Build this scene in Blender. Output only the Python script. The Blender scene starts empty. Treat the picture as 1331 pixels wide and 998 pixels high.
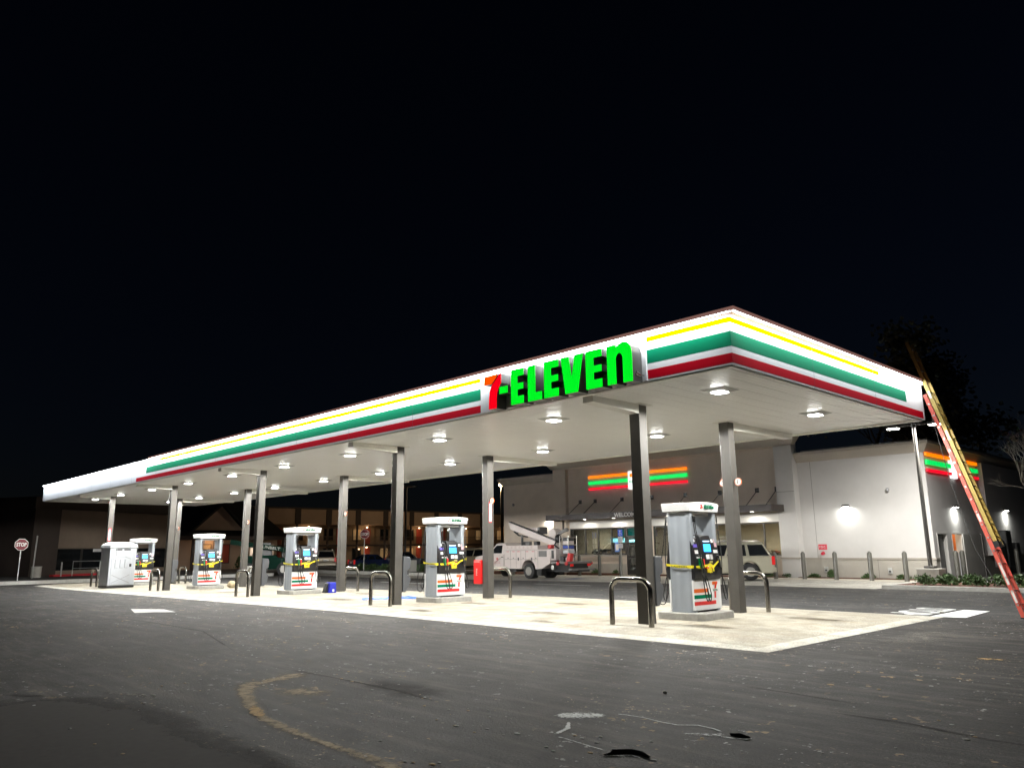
import bpy, bmesh, math, random
from mathutils import Vector, Matrix, noise
random.seed(11)
R = math.radians
C = bpy.context.scene.collection
scene = bpy.context.scene

# ------------------------------------------------------------------ camera
cam = bpy.data.cameras.new("camera")
cam_o = bpy.data.objects.new("camera", cam); C.objects.link(cam_o)
yaw, pitch, roll = 2.3785, 0.21103, -0.0110
f_ = Vector((math.cos(yaw)*math.cos(pitch), math.sin(yaw)*math.cos(pitch), math.sin(pitch)))
r_ = f_.cross(Vector((0, 0, 1))).normalized(); u_ = r_.cross(f_)
r2 = r_*math.cos(roll)+u_*math.sin(roll); u2 = -r_*math.sin(roll)+u_*math.cos(roll)
cam_o.matrix_world = Matrix(((r2.x, u2.x, -f_.x, 6.673), (r2.y, u2.y, -f_.y, -11.633), (r2.z, u2.z, -f_.z, 1.644), (0, 0, 0, 1)))
cam.sensor_width = 36; cam.lens = 36*995.0/1331; cam.clip_start = 0.1; cam.clip_end = 2000
scene.camera = cam_o

# ------------------------------------------------------------------ world: night sky
world = bpy.data.worlds.new("World"); scene.world = world; world.use_nodes = True
wn = world.node_tree; wn.nodes.clear()
sky = wn.nodes.new("ShaderNodeTexSky"); sky.sky_type = 'NISHITA'; sky.sun_disc = False
sky.sun_elevation = R(12); sky.sun_rotation = R(200); sky.air_density = 1.0; sky.dust_density = 0.2
tint = wn.nodes.new("ShaderNodeMixRGB"); tint.blend_type = 'MULTIPLY'; tint.inputs[0].default_value = 1
tint.inputs[2].default_value = (0.55, 0.62, 1.0, 1)
bg = wn.nodes.new("ShaderNodeBackground"); bg.inputs[1].default_value = 0.00038
wo = wn.nodes.new("ShaderNodeOutputWorld")
wn.links.new(sky.outputs[0], tint.inputs[1]); wn.links.new(tint.outputs[0], bg.inputs[0]); wn.links.new(bg.outputs[0], wo.inputs[0])

scene.view_settings.view_transform = 'Standard'; scene.view_settings.look = 'None'
scene.view_settings.exposure = 1.32; scene.view_settings.gamma = 1.0; scene.view_settings.use_curve_mapping = False
scene.render.engine = 'CYCLES'
cy = scene.cycles
cy.use_denoising = True; cy.max_bounces = 6; cy.diffuse_bounces = 4; cy.glossy_bounces = 3
cy.transmission_bounces = 4; cy.transparent_max_bounces = 8; cy.caustics_reflective = False; cy.caustics_refractive = False
cy.sample_clamp_indirect = 4.0; cy.use_adaptive_sampling = True; cy.adaptive_threshold = 0.015
try:
    cy.denoiser = 'OPENIMAGEDENOISE'; cy.denoising_input_passes = 'RGB_ALBEDO_NORMAL'
except Exception: pass
try: cy.use_light_tree = True
except Exception: pass

CANOPY_LAMP_W = 440.0        # watts of each canopy lamp
FASCIA_BAR_W = 4.6         # watts per metre of the fascia light bar

# ------------------------------------------------------------------ materials
MATS = {}
def mat(name, col=(0.5, 0.5, 0.5), rough=0.6, metal=0.0, var=0.0, scale=3.0, bump=0.0, bscale=40.0, emit=None, estr=0.0, coat=0.0, spec=0.5, col2=None, detail=5):
    if name in MATS: return MATS[name]
    m = bpy.data.materials.new(name); m.use_nodes = True; nt = m.node_tree
    b = nt.nodes["Principled BSDF"]
    b.inputs["Base Color"].default_value = (*col, 1); b.inputs["Roughness"].default_value = rough
    b.inputs["Metallic"].default_value = metal; b.inputs["Coat Weight"].default_value = coat; b.inputs["Coat Roughness"].default_value = 0.30 if name == 'white_soffit' else 0.05
    b.inputs["Specular IOR Level"].default_value = spec
    tc = None
    if var > 0 or bump > 0:
        tc = nt.nodes.new("ShaderNodeTexCoord")
    if var > 0:
        n = nt.nodes.new("ShaderNodeTexNoise"); n.inputs["Scale"].default_value = scale; n.inputs["Detail"].default_value = detail
        n.inputs["Roughness"].default_value = 0.65
        nt.links.new(tc.outputs["Object"], n.inputs["Vector"])
        rp = nt.nodes.new("ShaderNodeValToRGB")
        c2 = col2 if col2 else tuple(c*(1-var) for c in col)
        rp.color_ramp.elements[0].position = 0.32; rp.color_ramp.elements[0].color = (*c2, 1)
        rp.color_ramp.elements[1].position = 0.68; rp.color_ramp.elements[1].color = (*[min(1, c*(1+var*0.35)) for c in col], 1)
        nt.links.new(n.outputs["Fac"], rp.inputs[0]); nt.links.new(rp.outputs[0], b.inputs["Base Color"])
        rr = nt.nodes.new("ShaderNodeMapRange"); rr.inputs[3].default_value = max(0.03, rough-0.1*min(1, var*3)); rr.inputs[4].default_value = min(1, rough+0.1*min(1, var*3))
        nt.links.new(n.outputs["Fac"], rr.inputs[0]); nt.links.new(rr.outputs[0], b.inputs["Roughness"])
    if bump > 0:
        n2 = nt.nodes.new("ShaderNodeTexNoise"); n2.inputs["Scale"].default_value = bscale; n2.inputs["Detail"].default_value = 3
        nt.links.new(tc.outputs["Object"], n2.inputs["Vector"])
        bp = nt.nodes.new("ShaderNodeBump"); bp.inputs["Strength"].default_value = bump; bp.inputs["Distance"].default_value = 0.01
        nt.links.new(n2.outputs["Fac"], bp.inputs["Height"]); nt.links.new(bp.outputs[0], b.inputs["Normal"])
    if emit:
        b.inputs["Emission Color"].default_value = (*emit, 1); b.inputs["Emission Strength"].default_value = estr
    MATS[name] = m
    return m

def glass_mat(name, tintc=(0.55, 0.6, 0.6), refl=0.12):
    if name in MATS: return MATS[name]
    m = bpy.data.materials.new(name); m.use_nodes = True; nt = m.node_tree; nt.nodes.clear()
    o = nt.nodes.new("ShaderNodeOutputMaterial"); mx = nt.nodes.new("ShaderNodeMixShader")
    t = nt.nodes.new("ShaderNodeBsdfTransparent"); t.inputs[0].default_value = (*tintc, 1)
    g = nt.nodes.new("ShaderNodeBsdfGlossy"); g.inputs["Roughness"].default_value = 0.03; g.inputs[0].default_value = (0.9, 0.95, 1, 1)
    fr = nt.nodes.new("ShaderNodeFresnel"); fr.inputs[0].default_value = 1.5
    ad = nt.nodes.new("ShaderNodeMath"); ad.operation = 'ADD'; ad.inputs[1].default_value = refl*0.4
    nt.links.new(fr.outputs[0], ad.inputs[0]); nt.links.new(ad.outputs[0], mx.inputs[0])
    nt.links.new(t.outputs[0], mx.inputs[1]); nt.links.new(g.outputs[0], mx.inputs[2]); nt.links.new(mx.outputs[0], o.inputs[0])
    MATS[name] = m
    return m

def emis(name, col, s):
    return mat(name, tuple(min(1, c*0.8+0.02) for c in col), 0.4, emit=col, estr=s)

# ------------------------------------------------------------------ mesh builder
class M:
    def __init__(s): s.v = []; s.f = []; s.m = []
    def face(s, pts, mi=0):
        b = len(s.v); s.v += [tuple(p) for p in pts]; s.f.append(tuple(range(b, b+len(pts)))); s.m.append(mi); return s
    def hexa(s, p, mi=0):   # p: 4 bottom + 4 top
        b = len(s.v); s.v += [tuple(q) for q in p]
        for q in ((0, 3, 2, 1), (4, 5, 6, 7), (0, 1, 5, 4), (1, 2, 6, 5), (2, 3, 7, 6), (3, 0, 4, 7)):
            s.f.append(tuple(b+i for i in q)); s.m.append(mi)
        return s
    def box(s, x0, x1, y0, y1, z0, z1, mi=0):
        return s.hexa([(x0, y0, z0), (x1, y0, z0), (x1, y1, z0), (x0, y1, z0), (x0, y0, z1), (x1, y0, z1), (x1, y1, z1), (x0, y1, z1)], mi)
    def frus(s, x0, x1, y0, y1, z0, X0, X1, Y0, Y1, z1, mi=0):
        return s.hexa([(x0, y0, z0), (x1, y0, z0), (x1, y1, z0), (x0, y1, z0), (X0, Y0, z1), (X1, Y0, z1), (X1, Y1, z1), (X0, Y1, z1)], mi)
    def beam(s, p0, p1, w, h, up=(0, 0, 1), mi=0):   # box bar between two points
        p0 = Vector(p0); p1 = Vector(p1); d = (p1-p0).normalized(); u = Vector(up)
        if abs(d.dot(u)) > 0.98: u = Vector((0, 1, 0))
        sd = d.cross(u).normalized(); uu = sd.cross(d).normalized()
        q = []
        for p in (p0, p1):
            q += [p-sd*w/2-uu*h/2, p+sd*w/2-uu*h/2, p+sd*w/2+uu*h/2, p-sd*w/2+uu*h/2]
        return s.hexa(q, mi)
    def prism(s, pts, lo, hi, ax='z', mi=0):
        def P(a, b, c):
            return {'x': (c, a, b), 'y': (a, c, b), 'z': (a, b, c)}[ax]
        n = len(pts); b = len(s.v)
        s.v += [P(a, c, lo) for a, c in pts] + [P(a, c, hi) for a, c in pts]
        s.f.append(tuple(range(b, b+n))); s.m.append(mi)
        s.f.append(tuple(range(b+n, b+2*n))); s.m.append(mi)
        for i in range(n):
            j = (i+1) % n; s.f.append((b+i, b+j, b+n+j, b+n+i)); s.m.append(mi)
        return s
    def cyl(s, p0, p1, r0, r1=None, n=14, mi=0):
        return s.tube([p0, p1], [r0, r0 if r1 is None else r1], n, mi)
    def tube(s, pts, r, n=8, mi=0, caps=True):
        pts = [Vector(p) for p in pts]; k = len(pts)
        rs = r if isinstance(r, (list, tuple)) else [r]*k
        b = len(s.v); up = None
        for i, p in enumerate(pts):
            d = (pts[min(i+1, k-1)]-pts[max(i-1, 0)])
            d = d.normalized() if d.length > 1e-9 else Vector((0, 0, 1))
            if up is None:
                up = Vector((0, 0, 1)) if abs(d.z) < 0.9 else Vector((1, 0, 0))
            sd = d.cross(up)
            if sd.length < 1e-6: sd = d.cross(Vector((0, 1, 0)))
            sd.normalize(); up = sd.cross(d).normalized()
            for j in range(n):
                a = 2*math.pi*j/n
                s.v.append(tuple(p+(sd*math.cos(a)+up*math.sin(a))*rs[i]))
        for i in range(k-1):
            for j in range(n):
                a = b+i*n+j; c = b+i*n+(j+1) % n
                s.f.append((a, c, c+n, a+n)); s.m.append(mi)
        if caps:
            s.f.append(tuple(b+j for j in range(n))); s.m.append(mi)
            s.f.append(tuple(b+(k-1)*n+j for j in range(n))); s.m.append(mi)
        return s
    def ell(s, c, rx, ry, rz, n=12, k=8, mi=0, z0=-1.0):
        b = len(s.v); rows = []
        for i in range(k+1):
            t = -math.pi/2+math.pi*i/k
            z = max(math.sin(t), z0); q = math.cos(t)
            rows.append([(c[0]+rx*q*math.cos(2*math.pi*j/n), c[1]+ry*q*math.sin(2*math.pi*j/n), c[2]+rz*z) for j in range(n)])
        for row in rows: s.v += row
        for i in range(k):
            for j in range(n):
                a = b+i*n+j; e = b+i*n+(j+1) % n
                s.f.append((a, e, e+n, a+n)); s.m.append(mi)
        return s
    def obj(s, name, mats, parent=None, bevel=0.0, seg=2, smooth=True, loc=None, recalc=True):
        me = bpy.data.meshes.new(name)
        me.from_pydata([tuple(v) for v in s.v], [], s.f)
        if not isinstance(mats, (list, tuple)): mats = [mats]
        for m in mats: me.materials.append(m)
        for p, mi in zip(me.polygons, s.m): p.material_index = mi
        if recalc:
            bm = bmesh.new(); bm.from_mesh(me)
            bmesh.ops.remove_doubles(bm, verts=bm.verts, dist=1e-6) if bevel == 0 and smooth else None
            bmesh.ops.recalc_face_normals(bm, faces=bm.faces)
            bm.to_mesh(me); bm.free()
        if smooth:
            for p in me.polygons: p.use_smooth = True
            try: me.set_sharp_from_angle(angle=R(38))
            except Exception: pass
        o = bpy.data.objects.new(name, me); C.objects.link(o)
        if parent: o.parent = parent
        if loc: o.location = loc
        if bevel > 0:
            bv = o.modifiers.new("bevel", 'BEVEL'); bv.width = bevel; bv.segments = seg; bv.limit_method = 'ANGLE'; bv.angle_limit = R(40)
        return o

def tag(o, label=None, cat=None, group=None, kind=None):
    if label: o['label'] = label
    if cat: o['category'] = cat
    if group: o['group'] = group
    if kind: o['kind'] = kind
    return o
def thing(name, label, cat, loc=(0, 0, 0), rotz=0.0, group=None):
    o = bpy.data.objects.new(name, None); C.objects.link(o); o.location = loc; o.rotation_euler = (0, 0, rotz)
    o.empty_display_size = 0.2
    return tag(o, label, cat, group)
def children(o): return [c for c in bpy.data.objects if c.parent == o]
def copy_tree(o, parent=None):
    c = o.copy(); C.objects.link(c)
    if parent is not None: c.parent = parent
    for k in children(o): copy_tree(k, c)
    return c
_FONT = None
def text(s, name, m, parent, origin, xdir, ydir, height, width=None, depth=0.006, bold=0.0, align='CENTER'):
    """flat lettering as a mesh: origin = centre of the words, xdir/ydir = reading and up directions"""
    cu = bpy.data.curves.new("t", 'FONT'); cu.body = s; cu.size = 1; cu.align_x = 'CENTER'; cu.align_y = 'CENTER'; cu.offset = bold; cu.extrude = 0.5
    cu.resolution_u = 3
    o = bpy.data.objects.new("t", cu); C.objects.link(o)
    dg = bpy.context.evaluated_depsgraph_get(); dg.update()
    me = bpy.data.meshes.new_from_object(o.evaluated_get(dg)); bpy.data.objects.remove(o); bpy.data.curves.remove(cu)
    xs = [v.co.x for v in me.vertices]; ys = [v.co.y for v in me.vertices]
    w = max(xs)-min(xs); h = max(ys)-min(ys); cx = (max(xs)+min(xs))/2; cyy = (max(ys)+min(ys))/2
    sy = height/h; sx = (width/w) if width else sy
    X = Vector(xdir).normalized(); Y = Vector(ydir).normalized(); Z = X.cross(Y)
    O = Vector(origin)
    for v in me.vertices:
        c = v.co.copy(); v.co = O+X*((c.x-cx)*sx)+Y*((c.y-cyy)*sy)+Z*(c.z*depth)
    me.materials.clear(); me.materials.append(m)
    ob = bpy.data.objects.new(name, me); C.objects.link(ob); ob.name = name
    if parent: ob.parent = parent
    return ob
def lamp(name, kind, loc, power, col=(1, 1, 1), size=0.3, size_y=None, rot=(0, 0, 0), parent=None, spread=None, shape='DISK', spot=None, blend=0.5):
    l = bpy.data.lights.new(name, kind); l.energy = power; l.color = col
    if kind == 'AREA':
        l.shape = shape; l.size = size
        if size_y: l.size_y = size_y
        if spread: l.spread = spread
    elif kind == 'SPOT':
        l.shadow_soft_size = size; l.spot_size = spot; l.spot_blend = blend
    else: l.shadow_soft_size = size
    o = bpy.data.objects.new(name, l); C.objects.link(o); o.location = loc; o.rotation_euler = rot
    if parent: o.parent = parent
    return o
def gz(x): return -0.0078*min(28.0, max(0.0, -x-12.0))      # the lot falls gently towards its far end
def crown(y): return min(1.0, max(0.0, (y+0.05)/1.1))*min(1.0, max(0.0, (8.05-y)/1.1))
def sz(x, y): return gz(x)+0.006+0.062*crown(y)*min(1.0, max(0.0, (0.30-x)/1.2))                            # top of the forecourt slab

# common materials
BRONZE = mat('bronze_paint', (0.086, 0.081, 0.074), 0.42, var=0.18, scale=2, spec=0.25)
WHITE = mat('white_panel', (0.80, 0.80, 0.79), 0.35, var=0.04, scale=1.2)
STEELW = mat('white_soffit', (0.90, 0.90, 0.87), 0.34, var=0.04, scale=0.6, coat=0.7, spec=0.7)
BLACK = mat('black_plastic', (0.018, 0.018, 0.02), 0.35, var=0.2, scale=6)
RUBBER = mat('rubber', (0.014, 0.014, 0.014), 0.75, var=0.2, scale=8, bump=0.2)
GREYP = mat('grey_pylon', (0.32, 0.35, 0.39), 0.32, var=0.05, scale=2)
CHROME = mat('chrome', (0.62, 0.62, 0.62), 0.18, metal=1.0)
STEEL = mat('brushed_steel', (0.42, 0.41, 0.40), 0.25, metal=1.0, var=0.15, scale=10)
REDS = mat('red_stripe', (0.52, 0.002, 0.015), 0.7, spec=0.05)
GREENS = mat('green_stripe', (0.0, 0.165, 0.08), 0.7, spec=0.05)
ORANGES = mat('orange_stripe', (0.75, 0.14, 0.02), 0.4)
YELLOWS = mat('yellow_stripe', (0.55, 0.36, 0.0), 0.9, spec=0.0)
WPAINT = mat('road_paint', (0.62, 0.62, 0.60), 0.6, var=0.35, scale=9, bump=0.2)
GLASSDK = mat('dark_glass', (0.012, 0.014, 0.016), 0.06, spec=0.8)

# ================================================================== GROUND
def node(nt, t, **kw):
    n = nt.nodes.new(t)
    for k, v in kw.items(): setattr(n, k, v)
    return n
def ground_mat(name, base, dark, speck=None, speck_amt=0.0, streak=None, rough=0.8, fine=60.0, big=0.25, bump=0.35, spec=0.3):
    m = bpy.data.materials.new(name); m.use_nodes = True; nt = m.node_tree; L = nt.links
    b = nt.nodes["Principled BSDF"]; b.inputs["Roughness"].default_value = rough; b.inputs["Specular IOR Level"].default_value = spec
    tc = node(nt, "ShaderNodeTexCoord")
    def nz(scale, detail=5, rgh=0.6, stretch=None, off=(0, 0, 0)):
        mp = node(nt, "ShaderNodeMapping"); mp.inputs["Location"].default_value = off
        if stretch: mp.inputs["Scale"].default_value = stretch[0]; mp.inputs["Rotation"].default_value = (0, 0, stretch[1])
        L.new(tc.outputs["Object"], mp.inputs[0])
        n = node(nt, "ShaderNodeTexNoise"); n.inputs["Scale"].default_value = scale; n.inputs["Detail"].default_value = detail; n.inputs["Roughness"].default_value = rgh
        L.new(mp.outputs[0], n.inputs["Vector"]); return n.outputs["Fac"]
    def ramp(fac, a, b2, ca=(0, 0, 0), cb=(1, 1, 1)):
        r = node(nt, "ShaderNodeValToRGB"); r.color_ramp.elements[0].position = a; r.color_ramp.elements[1].position = b2
        r.color_ramp.elements[0].color = (*ca, 1); r.color_ramp.elements[1].color = (*cb, 1); L.new(fac, r.inputs[0]); return r.outputs[0]
    def mix(f, a, c, mode='MIX'):
        x = node(nt, "ShaderNodeMixRGB"); x.blend_type = mode
        if isinstance(f, float): x.inputs[0].default_value = f
        else: L.new(f, x.inputs[0])
        for k, q in ((1, a), (2, c)):
            if isinstance(q, tuple): x.inputs[k].default_value = (*q, 1)
            else: L.new(q, x.inputs[k])
        return x.outputs[0]
    c = ramp(nz(big, 6, 0.62), 0.33, 0.67, dark, base)
    c2 = ramp(nz(1.7, 6, 0.7, off=(7, 3, 0)), 0.3, 0.7, tuple(0.62*q for q in (1, 1, 1)), (1.25, 1.25, 1.25))
    if speck:
        cs = ramp(nz(2.2, 6, 0.75, ((0.5, 2.6, 1), R(-12)), (2, 5, 0)), 0.34, 0.66, (0.60, 0.60, 0.60), (1.32, 1.30, 1.27)); c = mix(1.0, c, cs, 'MULTIPLY')
    c = mix(1.0, c, c2, 'MULTIPLY')
    c3 = ramp(nz(fine, 2, 0.8), 0.3, 0.72, (0.45, 0.45, 0.45), (1.7, 1.7, 1.7))
    c = mix(1.0, c, c3, 'MULTIPLY')
    if streak:
        st = ramp(nz(1.0, 6, 0.7, ((0.35, 3.2, 1), R(18))), 0.52, 0.80)
        c = mix(st, c, streak)
    if speck:
        for col, sc, off in zip(speck, (3.4, 6.5, 12.0), ((0, 0, 0), (9, 4, 0), (3, 8, 0))):
            s1 = ramp(nz(sc, 3, 0.75, off=off), 0.705-speck_amt, 0.735-speck_amt)
            gate = ramp(nz(0.5, 3, 0.6, off=off), 0.50, 0.62)
            g2 = node(nt, "ShaderNodeMath", operation='MULTIPLY'); L.new(s1, g2.inputs[0]); L.new(gate, g2.inputs[1])
            c = mix(g2.outputs[0], c, col)
    L.new(c, b.inputs["Base Color"])
    bp = node(nt, "ShaderNodeBump"); bp.inputs["Strength"].default_value = bump; bp.inputs["Distance"].default_value = 0.02
    L.new(nz(fine*0.8, 3, 0.8), bp.inputs["Height"]); L.new(bp.outputs[0], b.inputs["Normal"])
    return m
ASPH = ground_mat('asphalt', (0.068, 0.0665, 0.066), (0.044, 0.042, 0.041), speck=((0.42, 0.30, 0.17), (0.5, 0.5, 0.48), (0.5, 0.4, 0.28)), speck_amt=0.075, streak=(0.15, 0.138, 0.12), fine=38, bump=0.6, spec=0.12)
CONC = ground_mat('concrete', (0.41, 0.39, 0.335), (0.31, 0.28, 0.22), streak=(0.32, 0.24, 0.15), rough=0.75, fine=45, big=0.45, bump=0.15)
CONCB = ground_mat('pale_concrete', (0.56, 0.545, 0.48), (0.45, 0.42, 0.36), rough=0.75, fine=40, big=0.8, bump=0.15)
CONCG = ground_mat('grey_concrete', (0.40, 0.38, 0.34), (0.30, 0.285, 0.25), rough=0.8, fine=40, big=0.5, bump=0.2)

def sheet(name, xs, ys, zf, m, kind='structure'):
    b = M(); nx, ny = len(xs), len(ys)
    b.v = [(x, y, zf(x, y)) for x in xs for y in ys]
    for i in range(nx-1):
        for j in range(ny-1):
            b.f.append((i*ny+j, (i+1)*ny+j, (i+1)*ny+j+1, i*ny+j+1)); b.m.append(0)
    o = b.obj(name, m, recalc=False); tag(o, kind=kind); return o
def fr(a, b, n): return [a+(b-a)*i/n for i in range(n+1)]
sheet('asphalt_ground', [-400, -120, -60, -40, -26, -12, 0, 12, 40, 400], [-400, -40, 0, 30, 60, 400], lambda x, y: gz(x), ASPH)
XS = [-46.1]+fr(-40, -12, 6)+[-6, -0.9, -0.05]
YS = [0.35]+fr(1.0, 7.0, 6)+[7.65]
sheet('concrete_forecourt', XS, YS, lambda x, y: sz(x, y), CONC)
B = M()       # pale border course round the forecourt
def strip(x0, x1, y0, y1, dz=0.0):
    b = len(B.v)
    xs = [x0]+[q for q in (-40, -12, -0.9) if x0 < q < x1]+[x1]
    for i in range(len(xs)-1):
        B.face([(xs[i], y0, sz(xs[i], y0)+dz), (xs[i+1], y0, sz(xs[i+1], y0)+dz), (xs[i+1], y1, sz(xs[i+1], y1)+dz), (xs[i], y1, sz(xs[i], y1)+dz)])
strip(-46.1, 0.30, -0.05, 0.35); strip(-46.1, 0.30, 7.65, 8.05)
for y0, y1 in ((0.35, 1.05), (1.05, 6.95), (6.95, 7.65)): strip(-0.05, 0.30, y0, y1)
tag(B.obj('forecourt_border', CONCB, smooth=False, recalc=False), kind='structure')
J = M()       # saw cut joints
JM = mat('joint_filler', (0.10, 0.09, 0.075), 0.9)
for x in fr(-45.5, -0.05, 10)[1:-1]:
    for y0, y1 in ((0.35, 1.05), (1.05, 6.95), (6.95, 7.65)):
        J.face([(x-0.008, y0, sz(x, y0)+0.003), (x+0.008, y0, sz(x, y0)+0.003), (x+0.008, y1, sz(x, y1)+0.003), (x-0.008, y1, sz(x, y1)+0.003)])
for y in (4.0,):
    for x0, x1 in ((-46.0, -40), (-40, -12), (-12, -0.05)):
        J.face([(x0, y-0.008, sz(x0, y)+0.003), (x1, y-0.008, sz(x1, y)+0.003), (x1, y+0.008, sz(x1, y)+0.003), (x0, y+0.008, sz(x0, y)+0.003)])
tag(J.obj('slab_joints', JM, smooth=False, recalc=False), kind='structure')

# concrete parking apron in front of the shop and its raised walk
sheet('parking_apron', [-52, -40, -26, -12, -5.4], [18.6, 21.5, 24.9], lambda x, y: gz(x)+0.004, CONCG)
W = M()
for x0, x1 in ((-40, -26), (-26, -12), (-12, -6.0)):
    W.hexa([(x0, 24.9, gz(x0)-0.1), (x1, 24.9, gz(x1)-0.1), (x1, 26.45, gz(x1)-0.1), (x0, 26.45, gz(x0)-0.1),
            (x0, 24.9, gz(x0)+0.012), (x1, 24.9, gz(x1)+0.012), (x1, 26.45, gz(x1)+0.02), (x0, 26.45, gz(x0)+0.02)])
tag(W.obj('shop_sidewalk', mat('walk_concrete', (0.46, 0.42, 0.35), 0.8, var=0.2, scale=1.5, bump=0.2), smooth=False), kind='structure')
MULCH = mat('mulch', (0.11, 0.045, 0.025), 0.95, var=0.6, scale=14, bump=1.0, bscale=30)
Bd = M()
Bd.box(-38, -28.6, 26.45, 27.4, -0.3, 0.05).box(-12.3, -6.1, 26.45, 27.3, -0.2, 0.05)
Bd.box(-28.2, -24.0, 26.45, 27.2, -0.3, 0.045).box(-22.0, -13.0, 26.45, 27.2, -0.2, 0.045)
tag(Bd.obj('mulch_bed', MULCH, smooth=False), kind='structure')
Kb = M()      # raised planting bed with kerb at the right of the shop
Kb.box(-5.3, 6.0, 18.9, 19.06, -0.1, 0.15).box(-5.3, -5.14, 19.06, 23.3, -0.1, 0.15).box(-5.3, 6.0, 23.3, 23.46, -0.1, 0.15)
tag(Kb.obj('concrete_kerb', mat('kerb_concrete', (0.46, 0.45, 0.42), 0.8, var=0.2, scale=4, bump=0.2), bevel=0.03), kind='structure')
tag(M().box(-5.14, 6.0, 19.06, 23.3, -0.1, 0.11).obj('mulch_bed', MULCH, smooth=False), kind='structure')
# planting strip and kerb across the back road
K2 = M()
K2.box(-66, -36.5, 22.2, 22.36, -0.35, 0.02).box(-66, -36.5, 28.0, 28.16, -0.35, 0.02)
tag(K2.obj('concrete_kerb', MATS['kerb_concrete'], bevel=0.03), kind='structure')
tag(M().box(-66, -36.5, 22.36, 28.0, -0.4, -0.03).obj('planting_strip', mat('dark_soil', (0.03, 0.035, 0.02), 0.95, var=0.5, scale=5), smooth=False), kind='structure')
# kerb and walk along the street at the far left end
K3 = M()
K3.box(-58.2, -52.5, -9, 24, -0.5, -0.10)
tag(K3.obj('street_walk', mat('old_walk', (0.22, 0.21, 0.19), 0.85, var=0.3, scale=2), bevel=0.02), kind='structure')

# painted markings
def decal(name, polys, m, z=0.004, zf=None):
    b = M()
    for p in polys: b.face([(x, y, (zf(x) if zf else gz(x))+z) for x, y in p])
    o = b.obj(name, m, smooth=False, recalc=False)
    for p in o.data.polygons:
        if p.normal.z < 0: p.flip()
    return tag(o, kind='structure')
decal('stop_line_paint', [[(0.02, 7.9), (0.02, 10.35), (0.62, 10.25), (0.72, 8.05)]], mat('stop_paint', (0.78, 0.78, 0.76), 0.55, var=0.12, scale=5), z=0.012)
tag(text('STOP', 'stop_letters_paint', WPAINT, None, (-0.62, 9.35, 0.008), (0, -1, 0), (1, 0, 0), 0.95, 2.3, depth=0.002, bold=0.03), kind='structure')
decal('arrow_paint', [[(-19.03, -3.31), (-17.1, -3.82), (-16.9, -3.35), (-16.35, -2.95), (-17.9, -2.72)]], WPAINT, z=0.006)
for k, x in enumerate((-12.3, -9.3, -21.6, -24.8)):
    decal('parking_line_paint', [[(x, 19.0), (x+0.1, 19.0), (x+0.1, 24.5), (x, 24.5)]], WPAINT, z=0.010)
decal('parking_line_paint', [[(-20.5, 15.6), (-16.5, 15.2), (-16.5, 15.32), (-20.5, 15.72)], [(-31, 13.8), (-26.2, 13.2), (-26.2, 13.4), (-31, 14.0)]], WPAINT, z=0.006)
BLUEP = mat('blue_paint', (0.03, 0.07, 0.35), 0.6, var=0.3, scale=6)
decal('blue_parking_paint', [[(-24.4, 19.6), (-22.0, 19.6), (-22.0, 19.75), (-24.4, 19.75)], [(-23.6, 21.0), (-22.7, 21.0), (-22.7, 22.1), (-23.6, 22.1)]], BLUEP, z=0.012)

# stains, patches and seams in the foreground asphalt
def noisy_mat(name, col, thr, scale, rough=0.8, col2=None, wid=0.12):
    m = bpy.data.materials.new(name); m.use_nodes = True; nt = m.node_tree; L = nt.links
    b = nt.nodes["Principled BSDF"]; b.inputs["Roughness"].default_value = rough; b.inputs["Specular IOR Level"].default_value = 0.12
    tc = node(nt, "ShaderNodeTexCoord"); n = node(nt, "ShaderNodeTexNoise"); n.inputs["Scale"].default_value = scale; n.inputs["Detail"].default_value = 6; n.inputs["Roughness"].default_value = 0.75
    L.new(tc.outputs["Object"], n.inputs["Vector"])
    at = node(nt, "ShaderNodeAttribute", attribute_name='edge')
    ad = node(nt, "ShaderNodeMath", operation='ADD'); L.new(n.outputs["Fac"], ad.inputs[0]); L.new(at.outputs["Fac"], ad.inputs[1])
    r = node(nt, "ShaderNodeMapRange"); r.inputs[1].default_value = thr; r.inputs[2].default_value = thr+wid; L.new(ad.outputs[0], r.inputs[0]); L.new(r.outputs[0], b.inputs["Alpha"])
    n2 = node(nt, "ShaderNodeTexNoise"); n2.inputs["Scale"].default_value = 12; L.new(tc.outputs["Object"], n2.inputs["Vector"])
    mx = node(nt, "ShaderNodeMixRGB"); mx.inputs[1].default_value = (*col, 1); mx.inputs[2].default_value = (*(col2 or tuple(c*0.6 for c in col)), 1); L.new(n2.outputs["Fac"], mx.inputs[0]); L.new(mx.outputs[0], b.inputs["Base Color"])
    return m
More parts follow.
